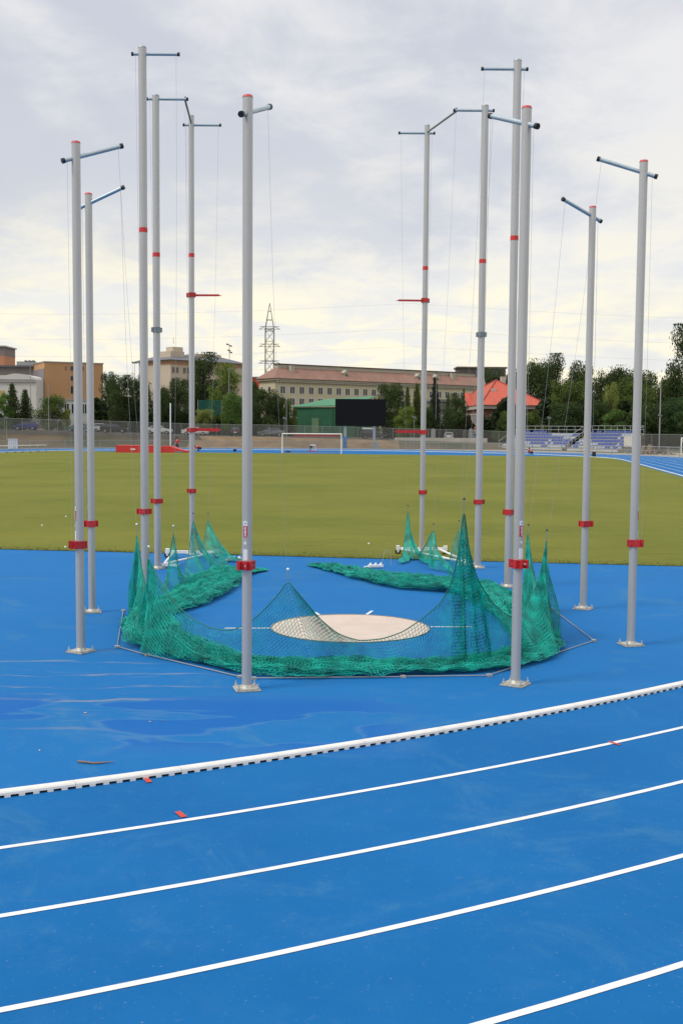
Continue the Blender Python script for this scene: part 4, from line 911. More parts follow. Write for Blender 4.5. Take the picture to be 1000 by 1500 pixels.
# scoreboard
a = gy(528, 604, 172.6); zb, zt = zat(528, 624, 172.6), zat(528, 584.5, 172.6); t = thing('scoreboard', (a[0], a[1], 0), 'large switched-off black scoreboard on two posts behind the goal', 'scoreboard', None, -.03)
MB().box((0, 0, (zb+zt)/2), (7.75, .5, zt-zb)).build('screen_cabinet', mat('black casing', (.008, .008, .009), .6, spec=.15), t); MB().box((0, -.262, (zb+zt)/2), (7.5, .02, zt-zb-.3)).build('screen', mat('black led face', (.006, .006, .007), .6, 0, .3, 3, spec=.12), t)
for x, mm_ in ((-2.35, mat('blue padding', (.06, .17, .36), .7)), (2.1, GREYW)):
    p = MB().box((x, .1, zb/2), (.42, .42, zb)).build('post', GREYW, t)
    if x < 0: MB().box((x+.0, -.16, .95), (.6, .14, 1.9)).build('post_padding', mm_, p)
    else: MB().box((x+.35, -.2, .55), (.75, .4, 1.1)).build('control_box', GREYW, p)
# goal
def goal(Uc, px, label, grp=None):
    g = gz(px, 664); n_ = float(g[:2]@N); p = un(Uc, n_)
    t = thing('football_goal', (p[0], p[1], 0), label, 'goal', grp, -AX*0.); return t
t = goal(137.6, 460.2, 'white football goal at the far edge of the grass'); 
for s_ in (-1, 1): MB().cyl((s_*3.66, 0, 0), (s_*3.66, 0, 2.44), .07, None, 10).build('goal_post', WHP, t)
MB().cyl((-3.72, 0, 2.44), (3.72, 0, 2.44), .07, None, 10).build('crossbar', WHP, t)
for s_ in (-1, 1): MB().tube([(s_*3.66, 0, 2.4), (s_*3.66, .9, 2.35), (s_*3.66, 1.9, .05), (s_*3.66, 0, .04)], .025, 6).build('net_stay', GREYW, t)
MB().cyl((-3.66, 1.9, .05), (3.66, 1.9, .05), .025, None, 6).build('back_bar', GREYW, t)
m = MB(); m.add([(-3.6, .9, 2.3), (3.6, .9, 2.3), (3.6, 1.9, .08), (-3.6, 1.9, .08)], [(0, 1, 2, 3)]); m.build('goal_net', veil('sparse white netting', (.3, .3, .3), .12), t)
p = un(137.6, float(t.location.x)*N[0]+float(t.location.y)*N[1])
# goal at the right edge
a = gy(997, 655, 150); t = thing('training_goal', (a[0], a[1], 0), 'white goal frame on gravel at the right edge', 'goal', None, -.9)
for x in (0, 5.): MB().cyl((x, 0, 0), (x, 0, 2.2), .07, None, 8).build('goal_post', WHP, t)
MB().cyl((0, 0, 2.2), (5, 0, 2.2), .07, None, 8).build('crossbar', WHP, t); MB().cyl((0, 0, 2.2), (0, 1.6, 0), .05, None, 8).build('stay', WHP, t)

# vault mats
MATR = mat('red mat vinyl', (.55, .03, .03), .5, 0, .12, .8); MATW = mat('mat label', (.7, .6, .6), .6)
g = gz(171, 662.8); sc_ = g[1]/F_PX
t = thing('vault_mat', (g[0]+29.*sc_, g[1]+1., 0), 'long flat topped red landing mat with pale label, left of the white upright', 'mat')
MB().box((0, 0, .42), (58*sc_, 3., .84)).build('mat_body', MATR, t); MB().box((-4*sc_, -1.515, .42), (7*sc_, .02, .20)).build('label_patch', MATW, t); MB().box((0, 0, .86), (58*sc_+.05, 3.05, .05)).build('top_cover', mat('red mat top', (.62, .06, .05), .5), t)
g = gz(234, 663); t = thing('vault_mat', (g[0], g[1]+.9, 0), 'sloping red landing mat tapering to the right', 'mat')
m = MB(); m.ext([(0, 0), (41*sc_, 0), (41*sc_, .22), (30*sc_, .42), (15*sc_, .82), (0, .80)], -1.2, 1.2); m.build('mat_body', MATR, t); MB().box((30*sc_, -1.3, .1), (12*sc_, .3, .2)).build('edge_pad', mat('grey pad', (.18, .16, .2), .7), t)
g = gz(250, 656.5); t = thing('vault_upright', (g[0], g[1], 0), 'tall white vault upright standing behind the red mats', 'upright'); z = zat(250, 590.5, g[1]); MB().cyl((0, 0, 0), (0, 0, z), .09, None, 10).build('post', WHP, t); MB().box((0, 0, .04), (1.2, .8, .08)).build('foot', BLK, t); MB().cyl((.1, 0, .3), (.9, .0, 1.7), .06, None, 8).build('brace', BLK, t)
# hurdles stacked along the far bend at left
HW = mat('hurdle board', (.62, .62, .60), .6)
for i in range(6):
    px_ = 4+i*11.5; g = gz(px_, 663.5-.32*i); t = thing('hurdle', (g[0], g[1], 0), 'white topped hurdle standing on the far track at left', 'hurdle', 'hurdles in a row at the far left')
    MB().box((0, 0, .84), (1.18, .03, .09)).build('top_board', HW, t)
    for s_ in (-1, 1): MB().cyl((s_*.5, 0, .04), (s_*.5, 0, .82), .022, None, 6).build('upright', GREYW, t); MB().box((s_*.5, .3, .03), (.06, .7, .05)).build('foot', BLK, t)
g = gz(19.5, 658.2); t = thing('white_cabinet', (g[0], g[1], 0), 'white slatted cabinet behind the hurdles at far left', 'cabinet'); MB().box((0, 0, .7), (1.15, .6, 1.3)).build('body', HW, t)
for i in range(4): MB().box((-.42+.28*i, -.31, .7), (.05, .03, 1.2)).build('slat', GREYW, t)
MB().box((0, 0, 1.38), (1.25, .7, .06)).build('lid', HW, t)
# steeple/cart behind the goal
g = gz(458, 661.3); t = thing('equipment_trolley', (g[0], g[1], 0), 'small black and white equipment trolley on a red base inside the goal view', 'trolley')
MB().box((0, 0, .06), (1.4, .5, .1)).build('base', REDP, t)
for s_ in (-.35, .35): MB().box((s_, 0, .5), (.09, .1, .85)).build('leg', WHP if s_ > 0 else BLK, t)
MB().box((0, 0, .86), (.75, .3, .14)).build('tray', WHP, t); MB().box((-.26, 0, .60), (.28, .3, .38)).build('box', BLK, t)
for px_, py_, lb, s_ in ((422, 663.2, 'black sack lying by the left goal post', (.75, .3, .2)), (344, 661.5, 'small dark bag on the far blue surface left of the goal', (.4, .25, .3)), (869, 669.2, 'small black box on the kerb at the right far bend', (.42, .3, .55))):
    g = gz(px_, py_); t = thing('equipment_box' if s_[2] > .5 else 'bag', (g[0], g[1], 0), lb, 'box' if s_[2] > .5 else 'bag')
    m = MB(); m.box((0, 0, s_[2]/2), s_); m.box((0, 0, s_[2]*.97), (s_[0]*.8, s_[1]*.7, s_[2]*.14)); m.build('body', BLK, t); MB().tube([(-.1, 0, s_[2]), (0, 0, s_[2]+.1), (.1, 0, s_[2])], .015, 5).build('handle', BLK, t)

# people
def skin_fig(name, P, E, rad, material, parent, lvl=2):
    me = bpy.data.meshes.new(name); me.from_pydata(P, E, []); o = bpy.data.objects.new(name, me); COL.objects.link(o)
    o.modifiers.new('s', 'SKIN'); sub = o.modifiers.new('u', 'SUBSURF'); sub.levels = lvl; sub.render_levels = lvl
    for i, r in enumerate(rad): me.skin_vertices[0].data[i].radius = (r, r) if not isinstance(r, tuple) else r
    me.skin_vertices[0].data[0].use_root = True
    dg = bpy.context.evaluated_depsgraph_get(); m2 = bpy.data.meshes.new_from_object(o.evaluated_get(dg)); bpy.data.objects.remove(o)
    m2.materials.clear(); [m2.materials.append(q) for q in (material if isinstance(material, list) else [material])]
    for p in m2.polygons: p.use_smooth = True
    ob = bpy.data.objects.new(name, m2); COL.objects.link(ob); ob.parent = parent; return ob
TRS = mat('dark trousers', (.025, .03, .045), .85); SHR = mat('red shirt', (.55, .03, .04), .8); SHC = mat('coral shirt', (.75, .16, .15), .8)
def person(loc, rz, pose, shirt, trs, label):
    t = thing('person', loc, label, 'person', None, rz)
    if pose == 'stand':
        J = dict(pel=(0, 0, .93), che=(0, .02, 1.28), nec=(0, .03, 1.47), hed=(0, .05, 1.66), sl=(-.2, .02, 1.40), sr=(.2, .02, 1.40), el=(-.27, .0, 1.13), er=(.27, .03, 1.13), wl=(-.25, .12, .90), wr=(.24, .16, .92), hl=(-.1, 0, .88), hr=(.1, 0, .88), kl=(-.12, .02, .5), kr=(.12, .06, .5), al=(-.13, -.02, .09), ar=(.13, .02, .09), tl=(-.14, .14, .04), tr=(.14, .18, .04))
    elif pose == 'bend':     # bent over, hands near the ground
        J = dict(pel=(0, -.1, .55), che=(0, .24, .72), nec=(0, .42, .76), hed=(0, .58, .72), sl=(-.2, .36, .70), sr=(.2, .36, .70), el=(-.26, .45, .44), er=(.26, .47, .44), wl=(-.18, .52, .20), wr=(.18, .52, .20), hl=(-.1, -.1, .50), hr=(.1, -.1, .50), kl=(-.18, .22, .42), kr=(.18, .22, .42), al=(-.14, .0, .09), ar=(.14, .0, .09), tl=(-.15, .16, .04), tr=(.15, .16, .04))
    else:
        J = dict(pel=(0, -.14, .24), che=(0, .10, .52), nec=(0, .22, .64), hed=(0, .32, .76), sl=(-.19, .16, .58), sr=(.19, .16, .58), el=(-.27, .28, .38), er=(.27, .3, .38), wl=(-.15, .46, .30), wr=(.15, .46, .30), hl=(-.1, -.12, .24), hr=(.1, -.12, .24), kl=(-.2, .26, .44), kr=(.2, .26, .44), al=(-.14, .06, .09), ar=(.14, .06, .09), tl=(-.15, .22, .04), tr=(.15, .22, .04))
    names = list(J); ix = {n: i for i, n in enumerate(names)}; P = [J[n] for n in names]
    R_ = dict(pel=.13, che=.145, nec=.06, hed=.095, sl=.07, sr=.07, el=.045, er=.045, wl=.032, wr=.032, hl=.09, hr=.09, kl=.062, kr=.062, al=.042, ar=.042, tl=.04, tr=.04)
    E = [('pel', 'che'), ('che', 'nec'), ('nec', 'hed'), ('che', 'sl'), ('che', 'sr'), ('sl', 'el'), ('sr', 'er'), ('el', 'wl'), ('er', 'wr'), ('pel', 'hl'), ('pel', 'hr'), ('hl', 'kl'), ('hr', 'kr'), ('kl', 'al'), ('kr', 'ar'), ('al', 'tl'), ('ar', 'tr')]
    skin_fig('body', P, [(ix[a], ix[b]) for a, b in E], [R_[n] for n in names], SKIN, t)
    def sub(nm, ns, es, k, mt):
        jx = {n: i for i, n in enumerate(ns)}; return skin_fig(nm, [J[n] for n in ns], [(jx[a], jx[b]) for a, b in es], [R_[n]*k for n in ns], mt, t)
    sub('shirt', ['pel', 'che', 'sl', 'sr', 'el', 'er'], [('pel', 'che'), ('che', 'sl'), ('che', 'sr'), ('sl', 'el'), ('sr', 'er')], 1.18, shirt)
    sub('trousers', ['pel', 'hl', 'hr', 'kl', 'kr', 'al', 'ar'], [('pel', 'hl'), ('pel', 'hr'), ('hl', 'kl'), ('hr', 'kr'), ('kl', 'al'), ('kr', 'ar')], 1.2, trs)
    h = J['hed']; MB().sphere((h[0], h[1]-.02, h[2]+.05), .115, 8, (.95, 1.05, 1.)).build('hair', HAIR, t)
    for s_, wn in ((-1, 'wl'), (1, 'wr')):
        w0 = Vector(J[wn]); m = MB()
        m.sphere(w0+Vector((0, .02, -.04)), .04, 6, (.6, 1, 1.2))
        for q in range(4): m.tube([w0+Vector((s_*(-.018+.012*q), .035, -.06)), w0+Vector((s_*(-.018+.012*q), .045, -.10+.005*abs(q-1.5))), w0+Vector((s_*(-.018+.012*q), .035, -.125+.006*abs(q-1.5)))], .007, 5)
        m.tube([w0+Vector((-s_*.025, .03, -.02)), w0+Vector((-s_*.045, .05, -.06))], .008, 5); m.build('hand', SKIN, t)
    return t
g = gz(260, 659); g = gy(260, 659, 150.); person((g[0], 150., 0), pi*.9, 'stand', SHR, TRS, 'person in a red shirt standing behind the sloping red mat')
g = gz(292, 662.3); person((g[0], g[1], 0), pi*.6, 'bend', SHR, TRS, 'person in red bending over on the far blue surface')
g = gz(776.5, 665.5); person((g[0], g[1], 0), pi*.75, 'crouch', SHC, TRS, 'person in a coral shirt crouching on the far bend by the seats')

# cars
def car_proto(style):
    Lc, W, Hc = {'hatch': (4.0, 1.7, 1.5), 'sedan': (4.5, 1.76, 1.43), 'wagon': (4.6, 1.8, 1.5)}[style]
    body = {'hatch': [(-2., .32), (-2.02, .7), (-1.95, .95), (-1.75, 1.0), (.85, .98), (1.75, .82), (2., .62), (2.0, .3)],
            'sedan': [(-2.25, .35), (-2.27, .75), (-2.2, .98), (-1.4, 1.0), (.9, .96), (2.05, .80), (2.26, .6), (2.25, .3)],
            'wagon': [(-2.3, .35), (-2.32, .8), (-2.25, 1.0), (-2.0, 1.02), (1., .98), (2.1, .82), (2.3, .6), (2.3, .3)]}[style]
    cab = {'hatch': [(-1.93, .97), (-1.7, 1.42), (-1.3, 1.5), (.1, 1.48), (.55, 1.3), (1.0, .96)], 'sedan': [(-1.75, .98), (-1.05, 1.38), (-.5, 1.43), (.2, 1.42), (.55, 1.28), (1.15, .94)],
           'wagon': [(-2.25, 1.0), (-2.05, 1.42), (-1.6, 1.5), (.2, 1.48), (.65, 1.3), (1.2, .97)]}[style]
    return Lc, W, body, cab
def car(loc, rz, style, colr, label, grp='cars parked along the road'):
    t = thing('parked_car', loc, label, 'car', grp, rz); Lc, W, body, cab = car_proto(style); pm = mat('car paint '+label[:14], colr, .3, .2, .04, 2)
    m = MB(); n = len(body); vs = [(x, s_*W/2*(1 if .4 < z < .9 else .94), z) for s_ in (-1, 1) for x, z in body]; m.add(vs, [list(range(n))[::-1], list(range(n, 2*n))]+[(i, (i+1) % n, (i+1) % n+n, i+n) for i in range(n)])
    k = len(cab); vs = [(x, s_*(W/2-.06-(z-.95)*.32), z+.002) for s_ in (-1, 1) for x, z in cab]; m.add(vs, [list(range(k))[::-1], list(range(k, 2*k))]+[(i, i+1, i+1+k, i+k) for i in range(k-1)])
    b_ = m.build('body', pm, t)
    cx_ = sum(x for x, z in cab)/k
    for s_ in (-1, 1):
        g_ = [(cx_+(x-cx_)*.86, 1.03+(z-.97)*.78) for x, z in cab]; m = MB()
        y_ = lambda z: s_*(W/2-.055-(z-.95)*.32+.006); mid = cx_+.1
        m.add([(x, y_(z), z) for x, z in g_], [list(range(k))]); m.build('side_window', GLASS, t)
    fr = cab[-2:]; x0, z0 = fr[0]; x1, z1 = fr[1]; m = MB(); w0, w1 = W/2-.14-(z0-.95)*.3, W/2-.14
    m.add([(x0+.01, -w0, z0-.02), (x0+.01, w0, z0-.02), (x1-.05, w1, z1+.07), (x1-.05, -w1, z1+.07)], [(0, 1, 2, 3)]); m.v = [(x+.02, y, z+.012) for x, y, z in m.v]; m.build('windscreen', GLASS, t)
    x0, z0 = cab[1]; x1, z1 = cab[0]; m = MB(); m.add([(x0-.03, -w0, z0-.04), (x0-.03, w0, z0-.04), (x1-.01, w1-.1, z1+.08), (x1-.01, -w1+.1, z1+.08)], [(0, 3, 2, 1)]); m.v = [(x-.015, y, z+.01) for x, y, z in m.v]; m.build('rear_window', GLASS, t)
    for x in (-Lc*.31, Lc*.31):
        for s_ in (-1, 1): w_ = MB().cyl((x, s_*(W/2-.19), .31), (x, s_*(W/2+.01), .31), .31, None, 18).build('wheel', TYRE, t); MB().cyl((x, s_*(W/2-.1), .31), (x, s_*(W/2+.02), .31), .19, .17, 12).build('rim', RIM, w_)
    for s_ in (-1, 1): MB().box((Lc/2-.12, s_*(W/2-.28), .68), (.2, .34, .14)).build('headlight', LAMPW, t); MB().box((-Lc/2+.02, s_*(W/2-.2), .82), (.08, .24, .26)).build('tail_light', LAMPR, t)
    MB().box((-Lc/2-.015, 0, .62), (.03, .5, .12)).build('number_plate', WHP, t)
    return t
def cpos(px, Y): g = gy(px, 630, Y); return (g[0], Y, terr(g[0], Y)+.04)
car(cpos(39, 190), pi, 'hatch', (.02, .03, .16), 'dark blue hatchback parked at far left beyond the tall fence')
car(cpos(116, 192), pi, 'sedan', (.08, .13, .12), 'grey green car mostly hidden behind the second pole')
car(cpos(153.5, 194), 0, 'hatch', (.6, .6, .58), 'white car with only its left end showing behind a black estate')
car(cpos(168, 190), 0, 'wagon', (.012, .012, .015), 'black estate car parked in front of a white car')
car(cpos(233, 190), 0, 'sedan', (.62, .62, .60), 'white saloon parked between the two tall left poles')
car(cpos(286, 191), 0, 'sedan', (.55, .56, .55), 'white saloon parked right of the slim left gate pole')
car(cpos(346, 194), pi*.5, 'hatch', (.03, .03, .035), 'dark car seen end on beside the nearest left pole')
car(cpos(397, 190), pi, 'sedan', (.16, .17, .18), 'dark grey saloon parked left of the goal')
car(cpos(547, 198), 0, 'wagon', (.05, .05, .055), 'dark estate car under the scoreboard between its posts')
car(cpos(658, 205), pi*.5-.15, 'hatch', (.5, .5, .5), 'silver hatchback seen from behind beside the gate pillars')
car(cpos(697, 212), 0, 'hatch', (.3, .33, .38), 'pale blue car half hidden by the gate pillar near the villa')

# gate pillars
for px_, lb in ((634, 'left grey gate pillar by the grey green house'), (662, 'rounded middle gate pillar above the silver hatchback'), (689, 'right gate pillar in front of the brick villa')):
    g = gy(px_, 640, 208 if px_ == 662 else 202); t = thing('gate_pillar', (g[0], g[1], terr(g[0], g[1])), lb, 'pillar', 'grey gate pillars'); z = zat(px_, 631, g[1])-terr(g[0], g[1])
    MB().box((0, 0, z/2), (.75, .6, z)).build('shaft', GREYW, t); MB().cyl((0, -.32, z), (0, .32, z), .40, None, 14).build('cap', GREYW, t)
# booth canopy
g = gy(539, 625, 192); t = thing('bus_shelter', (g[0], g[1], terr(g[0], g[1])), 'white topped shelter frame between the scoreboard posts', 'shelter'); z = zat(539, 627.5, 192)-terr(g[0], g[1])
MB().box((0, 0, z), (2.0, 1.2, .28)).build('roof', WHP, t)
for s_ in (-.85, .85): MB().box((s_, 0, z/2), (.12, .12, z)).build('post', BLK, t)

# lamps and masts
def mast(px_, ytop, Y, label, heads, r=.09, name='floodlight_mast', rows=1, bottom=None):
    g = gy(px_, 640, Y); zt_ = zat(px_, ytop, Y); gz_ = terr(g[0], Y); t = thing(name, (g[0], Y, gz_), label, 'lamp' if name == 'street_lamp' else 'mast'); z = zt_-gz_
    MB().cyl((0, 0, 0), (0, 0, z), r, r*.55, 8).build('pole', GREYW, t)
    for k, (dx, dz) in enumerate(heads):
        m = MB(); m.box((dx, 0, z+dz), (.55, .35, .28), ry=.25); m.build('lamp_head', mat('lamp housing', (.14, .15, .16), .6), t)
    if heads and len(heads) > 1 and len(set(h[1] for h in heads)) == 1: MB().box(((heads[0][0]+heads[-1][0])/2, 0, z-.15), (abs(heads[-1][0]-heads[0][0])+.3, .12, .10)).build('bracket', GREYW, t)
    return t
mast(46, 529, 215, 'mast with three floodlights in front of the white hall', [(-.75, 0), (0, 0), (.7, 0)]); mast(198, 531, 225, 'short row of two floodlights left of the third pole, left mast', [(-.3, 0), (.3, 0)], .07); mast(204.5, 531, 226, 'floodlight mast tucked against the third pole, right of its twin', [(0, 0)], .07)
mast(336, 506, 230, 'mast with staggered floodlights above the beige tower roof', [(-.35, .2), (.25, -.1), (-.1, -1.0), (.3, -1.4)]); mast(335.5, 541, 205, 'mast with a single lamp in front of bright green bush', [(0, 0)])
mast(637.5, 547, 215, 'tall mast with one lamp in front of the long building', [(-.0, 0)], .07); mast(965, 560, 178, 'tall grey pole with small fitting standing on gravel at right', [(0, -5.2)], .13)
mast(10.5, 612, 176, 'small street lamp at far left behind the fence', [(0, 0)], .05, 'street_lamp'); mast(416.5, 612.5, 176, 'small street lamp just left of the goal', [(0, 0)], .05, 'street_lamp'); mast(606, 611, 176, 'small street lamp left of the slim right gate pole', [(0, 0)], .05, 'street_lamp'); mast(803, 612, 178, 'small street lamp behind the seats at right', [(0, 0)], .06, 'street_lamp')
mast(72, 563, 200, 'thin plain pole in front of the orange block, left one', [], .07, 'pole'); mast(137, 564, 200, 'thin plain pole in front of the orange block, right one', [], .07, 'pole'); mast(419.5, 562, 200, 'thin plain pole standing at the left end of the green hall', [], .06, 'pole')

# green ball net behind trees
a_, b_ = gy(290, 600, 205), gy(325, 600, 205); t = thing('ball_net', (a_[0], 205, terr(a_[0], 205)), 'green ball stop net hanging between trees at left', 'net'); z0, z1 = zat(300, 608, 205)-terr(a_[0], 205), zat(300, 586, 205)-terr(a_[0], 205)
m = MB(); m.box(((b_[0]-a_[0])/2, 0, (z0+z1)/2), (b_[0]-a_[0], .02, z1-z0)); m.build('netting', GNET, t)
for x in (0, b_[0]-a_[0]): MB().cyl((x, 0, 0), (x, 0, z1), .06, None, 6).build('post', PST, t)

# ------------------------------------------------------------------ seats at right
STL = mat('stand steel', (.42, .43, .44), .5, .4, .15, 3); SEAT = mat('blue seat', (.09, .13, .36), .6, 0, .2, 5); SEAT2 = mat('pale grey seat', (.38, .42, .48), .6, 0, .2, 5); STEP = mat('stand planks', (.45, .46, .46), .8, 0, .15, 2)
def stand(p0, p1, zt, label, extra=False):
    p0, p1 = np.array(p0), np.array(p1); ang = atan2(p1[1]-p0[1], p1[0]-p0[0]); Ls = hypot(*(p1-p0)); t = thing('seating_stand', (p0[0], p0[1], 0), label, 'stand', 'blue seat stands beside the far bend', ang)
    rows = 6; rise = (zt-1.1-.5)/(rows-1); dep = .8; m = MB()
    for r_ in range(rows): m.box((Ls/2, r_*dep, .5+r_*rise), (Ls, dep, .06)); m.box((Ls/2, r_*dep-dep/2+.02, .5+r_*rise-rise/2), (Ls, .03, rise*.55))
    m.build('tier_planks', STEP, t)
    m = MB()
    for x in np.linspace(0, Ls, 7):
        for r_ in range(0, rows): m.cyl((x, r_*dep+.3, 0), (x, r_*dep+.3, .5+r_*rise), .03, None, 4)
        m.cyl((x, -.3, .2), (x, rows*dep-.4, .4+(rows-1)*rise), .035, None, 4); m.cyl((x, -.3, 0), (x, -.3, .6), .03, None, 4)
    m.cyl((0, -.4, .1), (Ls, -.4, .1), .03, None, 4); m.build('scaffold_frame', STL, t)
    sm = MB(); sm.box((0, 0, .06), (.43, .4, .06)); sm.box((0, .2, .2), (.43, .05, .26)); me1 = sm.mesh('seat', SEAT); me2 = sm.mesh('seat', SEAT2)
    n = int(Ls/.56); tot = 0
    for r_ in range(rows):
        for i in range(n):
            f = sin(i*.55+r_*2.1)+sin(i*.23+r_*1.3+2)
            if tot >= 100 or (random.random() < .05): continue
            if r_ == 0 and random.random() < .45: continue
            link(me1 if f > -.35 or r_ == rows-1 else me2, 'seat', t, ((i+.5)*Ls/n, r_*dep+.05, .53+r_*rise+.02)); tot += 1
    zr_ = .5+(rows-1)*rise; yb = rows*dep-.4
    m = MB()
    for x in np.linspace(0, Ls, 9): m.cyl((x, yb, zr_), (x, yb, zt), .028, None, 5)
    for z in (zt, (zt+zr_)/2): m.cyl((0, yb, z), (Ls, yb, z), .028, None, 5)
    for x in (0, Ls):
        m.cyl((x, -.3, 1.4), (x, yb, zt), .028, None, 5); m.cyl((x, -.3, .5), (x, -.3, 1.4), .028, None, 5)
    m.build('railing', STL, t)
    if extra:
        MB().box((Ls+.9, 1.5, 1.6), (1.7, 1.6, 1.5)).build('control_cabin', mat('pale cabin', (.50, .47, .42), .8), t)
        m = MB()
        for x in (Ls+.15, Ls+1.7):
            for y in (.8, 2.2): m.cyl((x, y, 0), (x, y, zt-.2), .035, None, 5)
        m.cyl((Ls+.15, .8, .1), (Ls+1.7, .8, .9), .03, None, 4); m.build('cabin_frame', STL, t)
        for k in range(3): pass
def gd(px, Y): q = gy(px, 650, Y); return (q[0], Y)
zs1 = zat(775, 624, 178); stand(gd(733, 178.5), gd(825, 168.5), zs1, 'left stand of blue seats behind the two overlapping poles'); stand(gd(833, 167.5), gd(907, 158), zat(870, 623.5, 164), 'right stand of blue seats with pale cabin at its end', True)
# low rail in front of stands, gravel fence
post_fence('rail_fence', 'grey rail fence on gravel right of the seat stands', [(*gd(909, 152), 0), (*gd(935, 149), 0), (*gd(1020, 143), 0)], 1.1, 2.4, PST, None, (1., .5), .03)
post_fence('tall_fence', 'tall mesh fence in front of the trees at far right', [(*gd(912, 178), 0), (*gd(1040, 172), 0)], 2.6, 3.1, PST, CHAIN, (1.,), .035)
m = MB(); g = gy(960, 666, 150); t = thing('brushwood_heap', (g[0], 150, 0), 'heap of brown brushwood and a stump on gravel at right', 'wood heap')
m = MB()
for i in range(90):
    x = random.gauss(0, 1.0); h_ = max(.1, 1.25-abs(x)*.55); p0 = Vector((x, random.uniform(-.6, .6), random.uniform(0, h_*.7))); m.cyl(p0, p0+Vector((random.uniform(-.9, .9), random.uniform(-.4, .4), random.uniform(-.1, .5)*h_)), random.uniform(.02, .07), .01, 5)
m.build('branches', mat('dead wood', (.10, .07, .05), .95, 0, .4, 6), t)
m = MB(); m.cyl((-.9, 0, 0), (-.75, 0, 1.3), .42, .33, 12); m.cyl((-1.7, .3, 0), (-1.6, .2, 1.15), .3, .22, 10); m.build('stump', mat('stump wood', (.22, .16, .11), .95, 0, .35, 5), t)

# ------------------------------------------------------------------ trees
def leaf_mat(name):
    m = bpy.data.materials.new(name); m.use_nodes = True; nt = m.node_tree; L = nt.links; b = nt.nodes['Principled BSDF']
    b.inputs['Roughness'].default_value = .75; b.inputs['Specular IOR Level'].default_value = .2
    oi = nd(nt, 'ShaderNodeObjectInfo'); g = nd(nt, 'ShaderNodeNewGeometry'); tc = nd(nt, 'ShaderNodeTexCoord')
    n = nd(nt, 'ShaderNodeTexNoise', Scale=1.1, Detail=4.); L.new(tc.outputs['Object'], n.inputs['Vector'])
    mr = nd(nt, 'ShaderNodeMapRange'); mr.inputs[1].default_value = .3; mr.inputs[2].default_value = .7; mr.inputs[3].default_value = .55; mr.inputs[4].default_value = 1.85; L.new(n.outputs['Fac'], mr.inputs[0])
    r2 = nd(nt, 'ShaderNodeMapRange'); r2.inputs[3].default_value = .7; r2.inputs[4].default_value = 1.35; L.new(g.outputs['Random Per Island'], r2.inputs[0])
    mm = nd(nt, 'ShaderNodeMath', operation='MULTIPLY'); L.new(mr.outputs[0], mm.inputs[0]); L.new(r2.outputs[0], mm.inputs[1])
    sc_ = nd(nt, 'ShaderNodeVectorMath', operation='SCALE'); L.new(oi.outputs['Color'], sc_.inputs[0]); L.new(mm.outputs[0], sc_.inputs['Scale']); L.new(sc_.outputs[0], b.inputs['Base Color'])
    tr = nd(nt, 'ShaderNodeBsdfTranslucent'); L.new(sc_.outputs[0], tr.inputs[0]); mx = nd(nt, 'ShaderNodeMixShader'); mx.inputs[0].default_value = .25
    o = nt.nodes['Material Output']; L.new(b.outputs[0], mx.inputs[1]); L.new(tr.outputs[0], mx.inputs[2]); L.new(mx.outputs[0], o.inputs[0]); return m
LEAF = leaf_mat('leaves'); BARK = mat('tree bark', (.07, .055, .04), .95, 0, .3, 3)
def leaves_at(C, sz, seed):
    r = np.random.default_rng(seed); n = len(C); a = r.normal(size=(n, 3)); a /= np.linalg.norm(a, axis=1)[:, None]; b = r.normal(size=(n, 3)); b -= a*(a*b).sum(1)[:, None]; b /= np.linalg.norm(b, axis=1)[:, None]
    s1 = sz*r.uniform(.5, 1.3, n)[:, None]; s2 = s1*r.uniform(.4, .8, n)[:, None]
    V = np.stack([C+a*s1, C+b*s2, C-a*s1, C-b*s2], 1).reshape(-1, 3); return V
